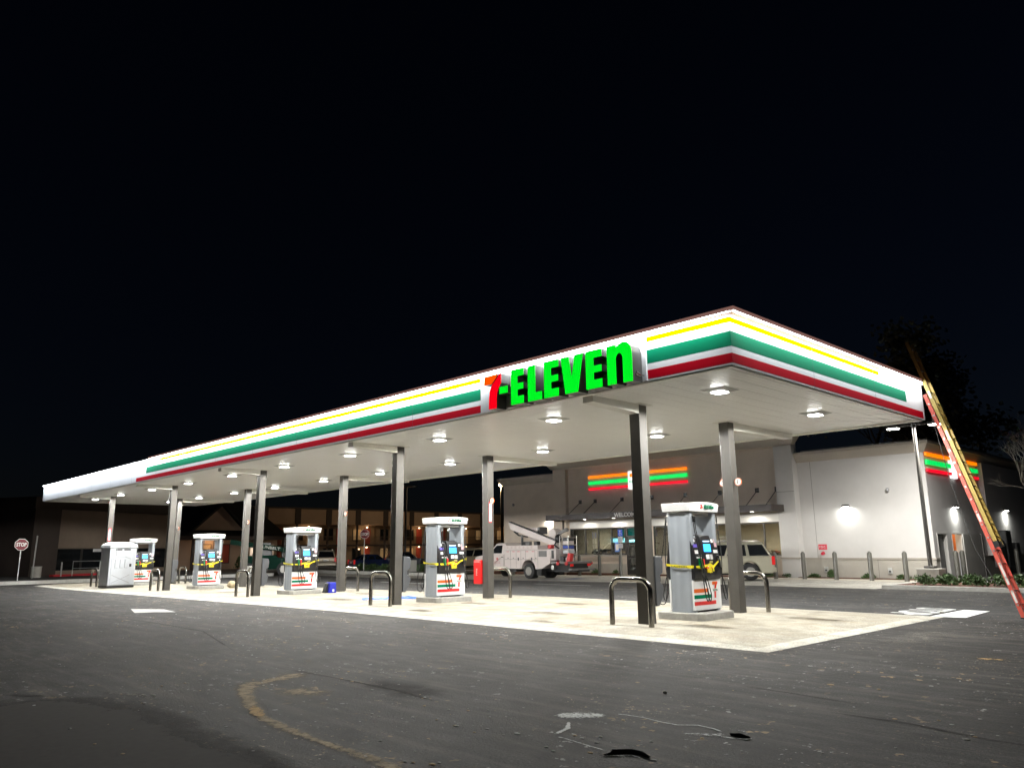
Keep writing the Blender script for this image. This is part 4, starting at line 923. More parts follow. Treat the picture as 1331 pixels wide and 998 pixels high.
mb = inner('menu_board', 'dark screen on the wall behind the right shop window', 'screen', (-15.2, 33.8, 1.5)); M().box(-0.2, 1.2, 0, 0.1, 0, 1.0).obj('panel', mat('screen_off', (0.03, 0.04, 0.05), 0.2), mb, smooth=False); M().box(-0.17, 1.17, -0.006, -0.001, 0.03, 0.97).obj('glass', GLASSDK, mb, smooth=False)
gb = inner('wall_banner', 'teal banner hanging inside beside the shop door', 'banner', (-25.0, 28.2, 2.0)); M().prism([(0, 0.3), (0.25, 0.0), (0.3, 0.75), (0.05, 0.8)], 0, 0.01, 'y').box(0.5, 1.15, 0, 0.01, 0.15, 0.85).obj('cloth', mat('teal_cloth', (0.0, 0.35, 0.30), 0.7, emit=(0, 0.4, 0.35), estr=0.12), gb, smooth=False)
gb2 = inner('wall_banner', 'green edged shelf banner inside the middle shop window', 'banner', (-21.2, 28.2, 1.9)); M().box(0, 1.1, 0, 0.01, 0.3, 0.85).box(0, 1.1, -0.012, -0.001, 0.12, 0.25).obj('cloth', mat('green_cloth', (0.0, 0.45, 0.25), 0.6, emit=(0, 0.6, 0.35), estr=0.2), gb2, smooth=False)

# things on the wall
t = thing('fire_connection_sign', 'red fire department sign and standpipe on the right shop wall', 'fire sign', (-11.25, YW, 1.05))
M().box(-0.22, 0.22, -0.02, -0.005, 0.35, 0.62).obj('plate', mat('sign_red', (0.6, 0.02, 0.05), 0.4), t, smooth=False); text('F.D.C.', 'lettering', NW, t, (0, -0.023, 0.485), (1, 0, 0), (0, 0, 1), 0.10, 0.32, depth=0.003)
M().cyl((0, -0.001, 0.18), (0, -0.14, 0.15), 0.09, 0.07).obj('inlet', MATS['sign_red'], t)
for x, z, lab in ((-11.15, 0.42, 'small round hose bib cover low on the wall under the fire sign'), (-8.05, 0.40, 'small white outlet box low on the right shop wall')):
    t = thing('wall_outlet', lab, 'outlet', (x, YW-0.013, z)); M().box(-0.10, 0.10, -0.07, 0, -0.14, 0.14).obj('cover', mat('outlet_grey', (0.5, 0.5, 0.48), 0.4), t, bevel=0.02); M().cyl((0, -0.07, -0.03), (0, -0.09, -0.03), 0.05).obj('knob', BLACK, t)
def camera_dome(loc, lab):
    t = thing('security_camera', lab, 'camera', loc, 0, 'cameras on the shop wall'); M().box(-0.08, 0.08, -0.10, 0, 0.0, 0.06).obj('bracket', FRM, t, smooth=False); M().ell((0, -0.10, 0.0), 0.08, 0.08, 0.10).obj('dome', mat('dome_grey', (0.35, 0.35, 0.36), 0.25), t)
camera_dome((-7.75, YW, 4.2), 'small domed camera high on the right shop wall'); camera_dome((-33.9, YW, 4.7), 'small domed camera high on the left shop wing')
for i, (y, h, w_) in enumerate(((35.6, 1.35, 0.9), (37.0, 1.9, 1.0), (38.6, 1.25, 0.7))):
    t = thing('meter_cabinet', ['short', 'tallest', 'narrow'][i]+' dark electrical cabinet against the side wall behind the ladder', 'electric box', (SX+0.26, y, 0.4), 0, 'electric cabinets on the side wall')
    M().box(0, 0.35, -w_/2, w_/2, 0, h).obj('case', DRG, t, bevel=0.01); M().box(0.351, 0.36, -w_/2+0.05, w_/2-0.05, 0.05, h-0.05).obj('door', DRG, t, smooth=False)

# ---- bollards
BOL = mat('bollard_bronze', (0.11, 0.105, 0.09), 0.35, var=0.15, scale=3)
b0 = None
bl = [(-34.5, 25.6), (-32.3, 25.6), (-28.35, 25.6), (-26.3, 25.6), (-24.65, 25.6), (-23.0, 25.6), (-20.9, 25.5), (-18.8, 25.5), (-16.7, 25.4), (-14.7, 25.3), (-12.9, 25.3), (-11.4, 25.3), (-9.8, 25.25), (-8.15, 25.2), (-6.6, 25.15)]
for i, (x, y) in enumerate(bl):
    if b0 is None:
        b0 = thing('bollard', 'x', 'bollard'); M().tube([(0, 0, -0.3), (0, 0, 1.22), (0, 0, 1.28), (0, 0, 1.31)], [0.105, 0.105, 0.08, 0.02], 16).obj('post', BOL, b0)
        M().box(-0.04, 0.04, -0.04, 0.04, 1.295, 1.325).obj('cap_knob', BOL, b0, smooth=False); o = b0
    else: o = copy_tree(b0)
    o.location = (x, y, gz(x)); o['label'] = 'dark bollard in the row before the shop, %s from the right' % (ordn+['eleventh', 'twelfth', 'thirteenth', 'fourteenth', 'fifteenth'])[len(bl)-1-i]; o['group'] = 'dark bollards before the shop'
for x, y, lab in ((-5.35, 27.9, 'first'), (-5.35, 28.8, 'second'), (-4.9, 33.2, 'third'), (-4.9, 36.0, 'fourth'), (-4.6, 37.6, 'fifth')):
    o = copy_tree(b0); o.location = (x, y, 0); tag(o, 'dark bollard beside the shop side wall, %s from the front corner' % lab, 'bollard', 'dark bollards along the side wall')
pb = None
for y, lab in ((29.35, 'left'), (29.62, 'right')):
    t = thing('door_guard_post', 'slim pale %s post guarding the side door jamb' % lab, 'post', (-5.6, y, 0), 0, 'pale posts at the side door'); M().cyl((0, 0, 0), (0, 0, 1.15), 0.07).obj('post', mat('pale_post', (0.45, 0.45, 0.47), 0.5), t)

# ---- accessible parking signs
SB = mat('sign_blue', (0.02, 0.08, 0.55), 0.4); SWH = mat('sign_white', (0.6, 0.6, 0.6), 0.5); GALV = mat('galvanised_post', (0.42, 0.42, 0.40), 0.4, metal=0.6, var=0.15, scale=4)
for x, lab, grp in ((-27.75, 'blue accessible parking sign on the post behind the truck rear', 0), (-22.75, 'blue accessible parking sign in front of the shop door', 0)):
    t = thing('parking_sign', lab, 'road sign', (x, 25.35, gz(x)), 0, 'accessible parking signs')
    M().box(-0.03, 0.03, 0.0, 0.04, 0, 2.75).obj('post', GALV, t, smooth=False)
    pl = M().box(-0.17, 0.17, -0.012, -0.001, 2.35, 2.75).obj('blue_plate', SB, t, smooth=False)
    g = M().cyl((0.0, -0.013, 2.67), (0.0, -0.017, 2.67), 0.03).tube([(0.0, -0.016, 2.64), (0.0, -0.016, 2.54), (0.07, -0.016, 2.53), (0.09, -0.016, 2.45)], 0.012, 6).tube([(-0.02, -0.016, 2.56), (-0.08, -0.016, 2.51), (-0.04, -0.016, 2.42), (0.04, -0.016, 2.43)], 0.01, 6); g.obj('wheelchair_symbol', SWH, pl)
    M().box(-0.17, 0.17, -0.012, -0.001, 1.98, 2.33).obj('white_plate', SWH, t, smooth=False); M().box(-0.17, 0.17, -0.012, -0.001, 1.66, 1.93).obj('white_plate', SWH, t, smooth=False)
    text('PARKING BY', 'lettering', SB, t, (0, -0.015, 2.22), (1, 0, 0), (0, 0, 1), 0.04, 0.26, depth=0.003); text('PERMIT ONLY', 'lettering', SB, t, (0, -0.015, 2.1), (1, 0, 0), (0, 0, 1), 0.04, 0.26, depth=0.003); text('$250 FINE', 'lettering', SB, t, (0, -0.015, 1.80), (1, 0, 0), (0, 0, 1), 0.05, 0.26, depth=0.003)

# ---- light pole by the kerb
lp = thing('light_pole', 'tall dark light pole on a square concrete base by the shop corner', 'light pole', (-4.72, 22.6, 0.0))
M().box(-0.42, 0.42, -0.42, 0.42, 0, 0.66).obj('concrete_base', mat('base_concrete', (0.36, 0.345, 0.31), 0.85, var=0.2, scale=3, bump=0.25), lp, bevel=0.02)
M().box(-0.2, 0.2, -0.2, 0.2, 0.66, 0.76).obj('base_cover', BRONZE, lp, bevel=0.02)
M().tube([(0, 0, 0.76), (0, 0, 6.7)], [0.085, 0.07], 16).obj('pole', BRONZE, lp)
M().box(-0.1, 0.1, -0.1, 0.1, 6.45, 6.55).box(-0.75, -0.1, -0.04, 0.04, 6.5, 6.56).obj('arm', BRONZE, lp, smooth=False)
hd_ = M().box(-1.1, -0.55, -0.18, 0.18, 6.46, 6.58).obj('lamp_head', BRONZE, lp, bevel=0.02)
M().box(-1.03, -0.62, -0.13, 0.13, 6.435, 6.459).obj('lens', emis('pole_lens', (1, 1, 0.93), 18), hd_, smooth=False)
lamp('bulb', 'AREA', (-0.83, 0, 6.42), 130, (1, 0.98, 0.92), 0.3, None, (0, 0, 0), lp)
M().box(0.1, 0.75, -0.04, 0.04, 6.5, 6.56).obj('arm', BRONZE, lp, smooth=False)  # second arm and head are unseen, added to light the shop side wall
added_head_ = M().box(0.55, 1.1, -0.18, 0.18, 6.46, 6.58).obj('lamp_head', BRONZE, lp, bevel=0.02)
M().box(0.62, 1.03, -0.13, 0.13, 6.435, 6.459).obj('lens', MATS['pole_lens'], added_head_, smooth=False)
lamp('bulb', 'AREA', (0.83, 0, 6.42), 330, (1, 0.98, 0.92), 0.3, None, (0, 0, 0), lp)
lp2 = thing('light_pole', 'tall thin dark light pole in front of the motel', 'light pole', (-60, 36.5, -0.22), 0)
M().tube([(0, 0, 0), (0, 0, 8.4)], [0.12, 0.09], 10).obj('pole', BRONZE, lp2); M().box(-1.1, 1.1, -0.6, 0.6, 8.3, 8.42).obj('lamp_head', BRONZE, lp2, smooth=False)
sl = thing('street_lamp', 'distant glowing warm street lamp left of the shop', 'street lamp', (-59.8, 50.0, 1.6))
M().tube([(0, 0, -1.9), (0, 0, 7.3)], 0.1, 8).obj('pole', BRONZE, sl); M().ell((0, 0, 7.35), 0.32, 0.32, 0.22, 10, 6).obj('lamp_globe', emis('warm_globe', (1.0, 0.75, 0.4), 6), sl)
lamp('bulb', 'POINT', (-1.2, 0, 7.0), 900, (1, 0.75, 0.45), size=0.3, parent=sl)

# ---- extension ladder against the end fascia
LR = mat('fibreglass_red', (0.62, 0.10, 0.07), 0.4, var=0.12, scale=2); LY = mat('fibreglass_yellow', (0.52, 0.38, 0.09), 0.45, var=0.2, scale=3); ALU = mat('aluminium', (0.6, 0.6, 0.58), 0.3, metal=1.0)
ld = thing('extension_ladder', 'long red and yellow extension ladder leaning on the right end of the canopy', 'ladder', (1.72, 8.62, 0.0))
top = Vector((-0.10, 0, 6.62))-Vector((1.72, 0, 0)); U = top.normalized(); N = Vector((U.z, 0, -U.x)).normalized()   # N points to the climber
ln = top.length
def P(t, y, off=0.0): v = U*t+N*off; return Vector((v.x, y, v.z))
def rail(y, t0, t1, off, m, nm, sgn):
    b = M(); w_ = 0.085
    b.beam(P(t0, y, off), P(t1, y, off), 0.006, w_, up=N)
    b.beam(P(t0, y+sgn*0.017, off+w_/2-0.004), P(t1, y+sgn*0.017, off+w_/2-0.004), 0.034, 0.007, up=N)
    b.beam(P(t0, y+sgn*0.017, off-w_/2+0.004), P(t1, y+sgn*0.017, off-w_/2+0.004), 0.034, 0.007, up=N)
    return b.obj(nm, m, ld, smooth=False)
TB = 5.25/6.62*ln
for y, s in ((0.0, 1), (0.44, -1)): rail(y, 0.02, TB, 0.0, LR, 'base_rail', s)
for y, s in ((0.03, 1), (0.41, -1)): rail(y, 1.62, ln, 0.10, LY, 'fly_rail', s)
for k in range(1, 18):
    t_ = 0.3048*k
    if t_ < TB: M().tube([P(t_, 0.004, 0), P(t_, 0.436, 0)], 0.017, 8).obj('rung', ALU, ld); M().cyl(P(t_, -0.012, 0), P(t_, 0.0, 0), 0.024, n=10).obj('rivet_plate', ALU, ld)
for k in range(6, 23):
    t_ = 0.3048*k
    if 1.65 < t_ < ln: M().tube([P(t_, 0.034, 0.10), P(t_, 0.406, 0.10)], 0.017, 8).box(0, 0, 0, 0, 0, 0).obj('rung', ALU, ld)
for y in (0.0, 0.44): M().box(-0.06, 0.06, y-0.03, y+0.03, 0.0, 0.03).obj('foot', RUBBER, ld, smooth=False)
for y in (0.03, 0.41): M().beam(P(1.58, y, 0.10), P(1.72, y, 0.10), 0.05, 0.11, up=N).obj('rail_guide', BLACK, ld, smooth=False)
mat('ladder_label', (0.7, 0.7, 0.68), 0.5)
for a_, b_, y_, o_ in ((0.75, 1.25, -0.006, 0), (0.35, 0.62, -0.006, 0), (2.2, 2.4, -0.006, 0), (4.2, 4.45, 0.022, 0.1), (5.3, 5.5, 0.022, 0.1)): M().beam(P(a_, y_, o_), P(b_, y_, o_), 0.004, 0.05, up=N).obj('label_decal', MATS['ladder_label'], ld, smooth=False)
M().tube([P(TB-0.2, 0.2, -0.06), P(3.2, 0.2, -0.32), P(1.7, 0.2, -0.40), P(0.8, 0.25, -0.3), P(0.62, 0.28, 0.0)], 0.007, 6).obj('rope', mat('rope_dark', (0.06, 0.06, 0.06), 0.9), ld)

# ---- planting
def leafmat(nm, a, b2): return mat(nm, a, 0.7, var=0.5, scale=2.5, col2=b2)
LF = leafmat('leaf_green', (0.07, 0.13, 0.035), (0.03, 0.06, 0.02)); LFD = leafmat('leaf_dull', (0.05, 0.075, 0.035), (0.025, 0.035, 0.02))
STEM = mat('stem_brown', (0.10, 0.07, 0.05), 0.9)
def shrub_mesh(seed, r, h, n=260, leaf=0.045):
    rn = random.Random(seed); b = M()
    for k in range(n):
        a = rn.uniform(0, 2*math.pi); q = math.sqrt(rn.random()); zz = rn.random()
        rr = r*q*(1-0.45*zz); rr *= 1+0.35*math.sin(3*a+seed)
        p = Vector((rr*math.cos(a), rr*math.sin(a), h*(0.12+0.88*zz)*(1-0.3*q)))
        d = Vector((rn.gauss(0, 1), rn.gauss(0, 1), rn.gauss(0.5, 0.8))).normalized(); s = d.cross(Vector((rn.gauss(0, 1), rn.gauss(0, 1), rn.gauss(0, 1)))).normalized()
        L_ = leaf*rn.uniform(0.7, 1.5); W_ = L_*0.45
        b.face([p, p+d*L_*0.5+s*W_, p+d*L_, p+d*L_*0.5-s*W_])
    return b
def shrub_stem(seed, r, h):
    rn = random.Random(seed); b = M()
    for k in range(6):
        a = rn.uniform(0, 6.28); b.tube([(0, 0, 0), (0.4*r*math.cos(a), 0.4*r*math.sin(a), h*0.4), (0.8*r*math.cos(a), 0.8*r*math.sin(a), h*0.8)], [0.012, 0.008, 0.004], 5)
    return b
protos = []
def shrub(x, y, z, r, h, kind, lab, grp, m=LF):
    while len(protos) <= kind:
        k = len(protos); t = thing('shrub', 'x', 'shrub'); shrub_mesh(k, 0.5, 0.5, 340, 0.10).obj('foliage', LF, t, smooth=False, recalc=False); shrub_stem(k, 0.5, 0.5).obj('stem', STEM, t); protos.append([t, True])
    pr = protos[kind]
    o = pr[0] if pr[1] else copy_tree(pr[0]); pr[1] = False
    o.location = (x, y, z); o.scale = (r*2, r*2, h*2); o.rotation_euler = (0, 0, random.uniform(0, 6)); tag(o, lab, 'shrub', grp); return o
sx = [-4.2, -3.6, -3.0, -2.5, -1.9, -1.3, -0.7, -0.1, 0.6, 1.4]
for i, x in enumerate(sx):
    shrub(x, 20.3+0.5*((i*7) % 3), 0.11, 0.34+0.07*((i*5) % 3), 0.42+0.08*((i*3) % 3), i % 4, 'leafy green shrub in the kerbed bed by the light pole, %s from the pole' % ordn[i], 'shrubs in the kerbed mulch bed')
for i, (x, r, h) in enumerate(((-27.4, 0.2, 0.3), (-26.0, 0.3, 0.4), (-24.35, 0.22, 0.35), (-16.0, 0.25, 0.25), (-14.0, 0.3, 0.25), (-13.0, 0.3, 0.22), (-11.6, 0.34, 0.22), (-10.75, 0.22, 0.42), (-8.95, 0.35, 0.26), (-7.35, 0.38, 0.24), (-6.5, 0.3, 0.5))):
    shrub(x, 26.8, 0.03+(gz(x) if x < -13 else 0), r, h, i % 4, 'small low shrub at the foot of the shop wall, %s from the left' % (ordn+['eleventh'])[i], 'small shrubs at the shop wall')
def bare_tree(loc, h, lab, m, seed, spread=0.55, nleaf=0, depth=5, name='bare_tree', crownm=None):
    rn = random.Random(seed); t = thing(name, lab, 'tree', loc); b = M(); tr_ = M(); lv = M()
    def br(p, d, L_, r, k):
        segs = 3; pts = [p]; q = p.copy(); dd = d.copy()
        for s in range(segs):
            dd = (dd+Vector((rn.gauss(0, 0.13), rn.gauss(0, 0.13), rn.gauss(0.03, 0.08)))).normalized(); q = q+dd*L_/segs; pts.append(q.copy())
        (tr_ if k == 0 else b).tube(pts, [r*(1-0.45*i/segs) for i in range(segs+1)], 6 if k < 2 else 4, caps=False)
        if k >= depth-1 and nleaf:
            for _ in range(nleaf):
                c = q+Vector((rn.gauss(0, 0.03*h+0.1), rn.gauss(0, 0.03*h+0.1), rn.gauss(0, 0.025*h+0.1))); e = Vector((rn.gauss(0, 1), rn.gauss(0, 1), rn.gauss(0, 1))).normalized()*max(0.14, h*0.02); s2_ = e.cross(Vector((0.3, 0.5, 1))).normalized()*max(0.07, h*0.010)
                lv.face([c, c+e*0.5+s2_, c+e, c+e*0.5-s2_])
        if k < depth:
            for _ in range(3 if k < 3 or not nleaf else 2):
                nd = (dd+Vector((rn.gauss(0, spread), rn.gauss(0, spread), rn.gauss(0.15, spread*0.5)))).normalized(); br(pts[rn.choice([2, 3, 3])].copy(), nd, L_*rn.uniform(0.6, 0.8), r*0.55, k+1)
    br(Vector((0, 0, 0)), Vector((0, 0, 1)), h*0.36, h*(0.018 if nleaf else 0.010), 0)
    tr_.obj('trunk', m, t); b.obj('branches' if not nleaf else 'limbs', m, t)
    if nleaf: lv.obj('crown', crownm, t, smooth=False, recalc=False)
    return t
PALEB = mat('pale_bark', (0.50, 0.46, 0.40), 0.8, var=0.3, scale=6); DKB = mat('dark_bark', (0.07, 0.05, 0.04), 0.9)
bare_tree((-2.3, 30.8, 0), 6.4, 'bare pale young tree lit beside the shop side wall at the right edge', PALEB, 4, 0.45, 0, 6)
DLF = leafmat('leaf_night', (0.10, 0.11, 0.07), (0.05, 0.06, 0.04))
bare_tree((-22, 60, 0), 21.0, 'tall dark leafy tree standing behind the shop roof', DKB, 9, 0.5, 60, 5, 'leafy_tree', DLF)
bare_tree((-64, -3.5, -0.25), 8.0, 'dark tree behind the left stop sign', DKB, 12, 0.5, 18, 5, 'leafy_tree', DLF)
bare_tree((-47, 25.5, -0.1), 3.0, 'small bare shrub tree in the strip before the motel', DKB, 15, 0.5, 0, 4)

# ================================================================== VEHICLES
TYRE = mat('tyre', (0.016, 0.016, 0.017), 0.75, var=0.2, scale=10); RIM = mat('rim_alloy', (0.30, 0.29, 0.27), 0.4, metal=0.8)
TAIL = mat('tail_red', (0.45, 0.01, 0.01), 0.2, emit=(0.8, 0.02, 0.02), estr=0.12); HEADL = mat('head_lens', (0.7, 0.7, 0.7), 0.15); UNDER = mat('underbody', (0.02, 0.02, 0.02), 0.8)
def wheel(par, x, y, r, w, side, dual=False):
    wo = M().tube([(0, -w/2, 0), (0, -w/2+0.02, 0), (0, w/2-0.02, 0), (0, w/2, 0)], [r*0.93, r, r, r*0.93], 24).obj('wheel', TYRE, par, loc=(x, y, r))
    s = side; rm = M(); rm.cyl((0, s*(w/2+0.003), 0), (0, s*(w/2-0.02), 0), r*0.56, n=20)
    rm.cyl((0, s*(w/2+0.004), 0), (0, s*(w/2+0.03), 0), r*0.16, n=12)
    for k in range(6):
        a = k*math.pi/3; rm.beam((0.12*r*math.cos(a), s*(w/2+0.008), 0.12*r*math.sin(a)), (0.58*r*math.cos(a), s*(w/2+0.008), 0.58*r*math.sin(a)), 0.05*r*2, 0.012, up=(0, 1, 0))
    rm.obj('rim', RIM, wo); return wo
def arch(cx, r, zb, n=9): return [(cx+r*math.cos(a), max(zb, 0.0)+r*math.sin(a)*1.0) for a in fr(0, math.pi, n)]
def car(name, label, cat, loc, rz, col, group=None, wb=2.9, ro=1.05, fo=0.95, W=1.95, zb=0.32, belt=1.12, roof=1.86, hood=1.05, wr=0.37, ws0=2.35, ws1=1.75, r0=-1.0, r1=-0.75, metal=0.3, rough=0.3, rack=True):
    t = thing(name, label, cat, loc, rz, group)
    pm = mat('paint_'+name+'_'+str(len(MATS)), col, rough, metal, var=0.06, scale=1.5, coat=0.5)
    ar = wr+0.07
    prof = [(-ro, zb+0.12), (-ar, zb)]
    prof = [(-ro, zb+0.15), (-ro+0.12, zb)]+[(-ar*math.cos(a), zb+(ar+wr-zb)*math.sin(a)) for a in fr(0, math.pi, 9)]
    prof += [(wb-ar*math.cos(a), zb+(ar+wr-zb)*math.sin(a)) for a in fr(0, math.pi, 9)]
    prof += [(wb+fo-0.15, zb), (wb+fo, zb+0.2), (wb+fo, hood-0.22), (wb+fo-0.12, hood-0.05), (wb+fo-0.5, hood+0.01), (ws0-0.05, belt+0.02), (r0-0.02, belt+0.02), (-ro+0.02, belt-0.05), (-ro-0.02, belt-0.35), (-ro, belt-0.4)]
    bo = M().prism(prof, -W/2, W/2, 'y').obj('body', pm, t, bevel=0.05, seg=3)
    M().box(-ro+0.2, wb+fo-0.2, -W/2+0.22, W/2-0.22, zb-0.08, zb+0.4).obj('underbody', UNDER, t, smooth=False)
    wt = W/2-0.05; wtop = W/2-0.26
    gh = M().frus(r0, ws0, -wt, wt, belt, r1, ws1, -wtop, wtop, roof-0.02).frus(r1, ws1, -wtop, wtop, roof-0.02, r1+0.1, ws1-0.12, -wtop+0.08, wtop-0.08, roof+0.02)
    gh.obj('cabin', pm, t, bevel=0.03)
    def sy(z): return wt+(wtop-wt)*(z-belt)/(roof-belt)+0.006
    z0, z1 = belt+0.05, roof-0.13
    def xl(z, a, b2): return a+(b2-a)*(z-belt)/(roof-belt)
    segs = [(0.03, 0.30), (0.345, 0.62), (0.655, 0.93)]
    for s in (1, -1):
        for a, b2 in segs:
            q = []
            for z, w_ in ((z0, 0), (z1, 0)):
                X0 = xl(z, r0, r1); X1 = xl(z, ws0, ws1); q.append((X0+(X1-X0)*a, s*sy(z), z, X0+(X1-X0)*b2))
            (xa, ya, za, xb), (xc, yc, zc, xd) = q
            p = [(xa, ya, za), (xb, ya, za), (xd, yc, zc), (xc, yc, zc)]
            M().hexa([(x, y-s*0.004, z) for x, y, z in p]+[(x, y, z) for x, y, z in p]).obj('side_window', GLASSDK, t, smooth=False)
        M().box(wb*0.62, wb*0.62+0.16, s*(W/2) if s > 0 else -W/2-0.02, s*(W/2)+0.02 if s > 0 else -W/2, belt-0.14, belt-0.10).box(wb*0.3, wb*0.3+0.16, s*(W/2) if s > 0 else -W/2-0.02, s*(W/2)+0.02 if s > 0 else -W/2, belt-0.14, belt-0.10).obj('handle', pm, t, smooth=False)
        M().box(-ro-0.03, -ro+0.12, s*(W/2-0.18), s*(W/2+0.006), belt-0.38, belt+0.02).obj('taillight', TAIL, t, bevel=0.01)
        M().box(wb+fo-0.14, wb+fo+0.02, s*(W/2-0.35), s*(W/2-0.05), hood-0.32, hood-0.12).obj('headlight', HEADL, t, bevel=0.01)
        M().box(ws0-0.35, ws0-0.2, s*(W/2+0.02), s*(W/2+0.2), belt, belt+0.14).obj('mirror', pm, t, bevel=0.02)
        for x in (0, wb): wheel(t, x, s*(W/2-0.12), wr, 0.25, s)
        if rack: M().box(r1+0.15, ws1-0.3, s*(wtop-0.14)-0.015, s*(wtop-0.14)+0.015, roof+0.05, roof+0.08).box(r1+0.2, r1+0.25, s*(wtop-0.14)-0.015, s*(wtop-0.14)+0.015, roof+0.01, roof+0.05).box(ws1-0.4, ws1-0.35, s*(wtop-0.14)-0.015, s*(wtop-0.14)+0.015, roof+0.01, roof+0.05).obj('roof_rail', STEEL, t, smooth=False)
    # windscreen and rear glass
    for (xa, xb, sg_) in ((ws0, ws1, 1), (r0, r1, -1)):
        def xx(z): return xa+(xb-xa)*(z-belt)/(roof-belt)+sg_*0.008
        ww0, ww1 = wt-0.12, wtop-0.08
        p = [(xx(z0), -ww0, z0), (xx(z0), ww0, z0), (xx(z1), ww1, z1), (xx(z1), -ww1, z1)]
        M().hexa([(x-sg_*0.005, y, z) for x, y, z in p]+p).obj('windscreen' if sg_ > 0 else 'rear_window', GLASSDK, t, smooth=False)
    M().box(-ro-0.07, -ro+0.1, -W/2+0.02, W/2-0.02, zb+0.06, zb+0.28).obj('bumper', pm, t, bevel=0.03)
    M().box(-ro-0.026, -ro-0.021, -0.26, 0.26, belt-0.3, belt-0.16).obj('number_plate', STK, t, smooth=False)
    M().box(wb+fo+0.001, wb+fo+0.02, -W/2+0.4, W/2-0.4, hood-0.34, hood-0.12).obj('grille', BLACK, t, smooth=False)
    return t
car('suv', 'pale champagne SUV parked at an angle before the right shop windows', 'suv', (-13.3, 23.45, 0.015), R(213), (0.42, 0.40, 0.31), wb=2.95, ro=1.12, fo=0.95, W=2.0, roof=1.80, belt=1.10, hood=1.06, wr=0.40, r0=-1.02, r1=-0.62)
car('suv', 'silver SUV seen from behind in the motel lot', 'suv', (-63.0, 29.0, -0.22), R(150), (0.40, 0.34, 0.26))
car('parked_car', 'low dark blue sedan by the stop sign in front of the motel', 'car', (-57.5, 29.6, -0.22), R(75), (0.01, 0.025, 0.09), wb=2.75, ro=1.0, roof=1.42, belt=0.92, hood=0.9, zb=0.22, wr=0.33, r0=-0.6, r1=0.05, ws0=2.1, ws1=1.4, rack=False)
car('parked_car', 'dark car with sloping roof right of the stop sign by the motel', 'car', (-57.0, 33.0, -0.22), R(60), (0.018, 0.02, 0.028), wb=2.8, ro=1.0, roof=1.62, belt=1.0, hood=0.95, zb=0.25, wr=0.35, r0=-0.8, r1=-0.3, ws0=2.2, ws1=1.5, rack=False)
car('suv', 'black SUV in the motel lot behind the second gas pump', 'suv', (-54.5, 41.0, -0.22), R(190), (0.015, 0.015, 0.018))
car('suv', 'beige SUV parked behind the front of the bucket truck', 'suv', (-47.5, 36.2, -0.20), R(240), (0.38, 0.32, 0.22))

# ---- bucket truck
TW = mat('truck_white', (0.62, 0.55, 0.53), 0.35, var=0.06, scale=1.2, coat=0.3); TG = mat('truck_grey', (0.16, 0.155, 0.15), 0.6, var=0.2, scale=4); TREDM = mat('truck_red', (0.5, 0.02, 0.02), 0.4); TSEAM = mat('seam_dark', (0.08, 0.07, 0.07), 0.6)
tk = thing('bucket_truck', 'white utility bucket truck with folded boom parked before the left wing', 'truck', (-25.92, 21.75, gz(-25.9)+0.004), math.pi)
w = 1.05
cabp = [(2.08, 0.62), (3.1, 0.62), (3.15, 0.52), (3.55, 0.52)]+[(4.0-0.52*math.cos(a), 0.50+0.52*math.sin(a)) for a in fr(0, math.pi, 9)]+[(4.75, 0.5), (4.78, 1.15), (4.6, 1.26), (3.55, 1.38), (3.5, 1.40), (2.08, 1.40)]
M().prism(cabp, -w+0.03, w-0.03, 'y').obj('hood_and_cab', TW, tk, bevel=0.04, seg=3)
M().frus(2.08, 3.62, -w+0.06, w-0.06, 1.38, 2.12, 2.95, -w+0.2, w-0.2, 2.02).frus(2.12, 2.95, -w+0.2, w-0.2, 2.02, 2.18, 2.85, -w+0.3, w-0.3, 2.07).obj('cab_roof', TW, tk, bevel=0.03)
for s in (1, -1):
    def yy(z): return s*(w-0.06+(-0.14)*(z-1.38)/0.64+0.006)
    p = [(2.35, yy(1.45), 1.45), (3.42, yy(1.45), 1.45), (2.90, yy(1.92), 1.92), (2.38, yy(1.92), 1.92)]
    M().hexa([(x, y-s*0.004, z) for x, y, z in p]+p).obj('side_window', GLASSDK, tk, smooth=False)
    M().box(3.3, 3.42, s*(w+0.02), s*(w+0.25), 1.42, 1.72).obj('mirror', BLACK, tk, bevel=0.02)
    for a, b2, z0_, z1_ in ((2.12, 2.135, 0.66, 1.38), (3.3, 3.315, 0.66, 1.38)): M().box(a, b2, s*(w-0.03), s*(w-0.024), z0_, z1_).obj('door_seam', TSEAM, tk, smooth=False)
    M().box(2.18, 2.33, s*(w-0.03), s*(w+0.01), 1.2, 1.24).obj('handle', BLACK, tk, smooth=False)
M().hexa([(3.60, -0.8, 1.42), (3.60, 0.8, 1.42), (3.02, 0.72, 1.96), (3.02, -0.72, 1.96), (3.615, -0.8, 1.43), (3.615, 0.8, 1.43), (3.035, 0.72, 1.97), (3.035, -0.72, 1.97)]).obj('windscreen', GLASSDK, tk, smooth=False)
em = M().cyl((2.72, w-0.03, 1.12), (2.72, w-0.024, 1.12), 0.09, n=16); em.obj('door_emblem', mat('emblem_red', (0.45, 0.12, 0.12), 0.5), tk)
text('CITY ELECTRIC', 'door_lettering', MATS['emblem_red'], tk, (2.72, w-0.024, 0.95), (-1, 0, 0), (0, 0, 1), 0.05, 0.5, depth=0.003)
text('UTILITIES DEPT', 'door_lettering', MATS['emblem_red'], tk, (2.72, w-0.024, 0.86), (-1, 0, 0), (0, 0, 1), 0.045, 0.6, depth=0.003)
M().box(-2.6, 4.6, -0.42, 0.42, 0.42, 0.66).box(1.2, 2.1, -0.9, 0.9, 0.38, 0.60).obj('chassis', UNDER, tk, smooth=False)
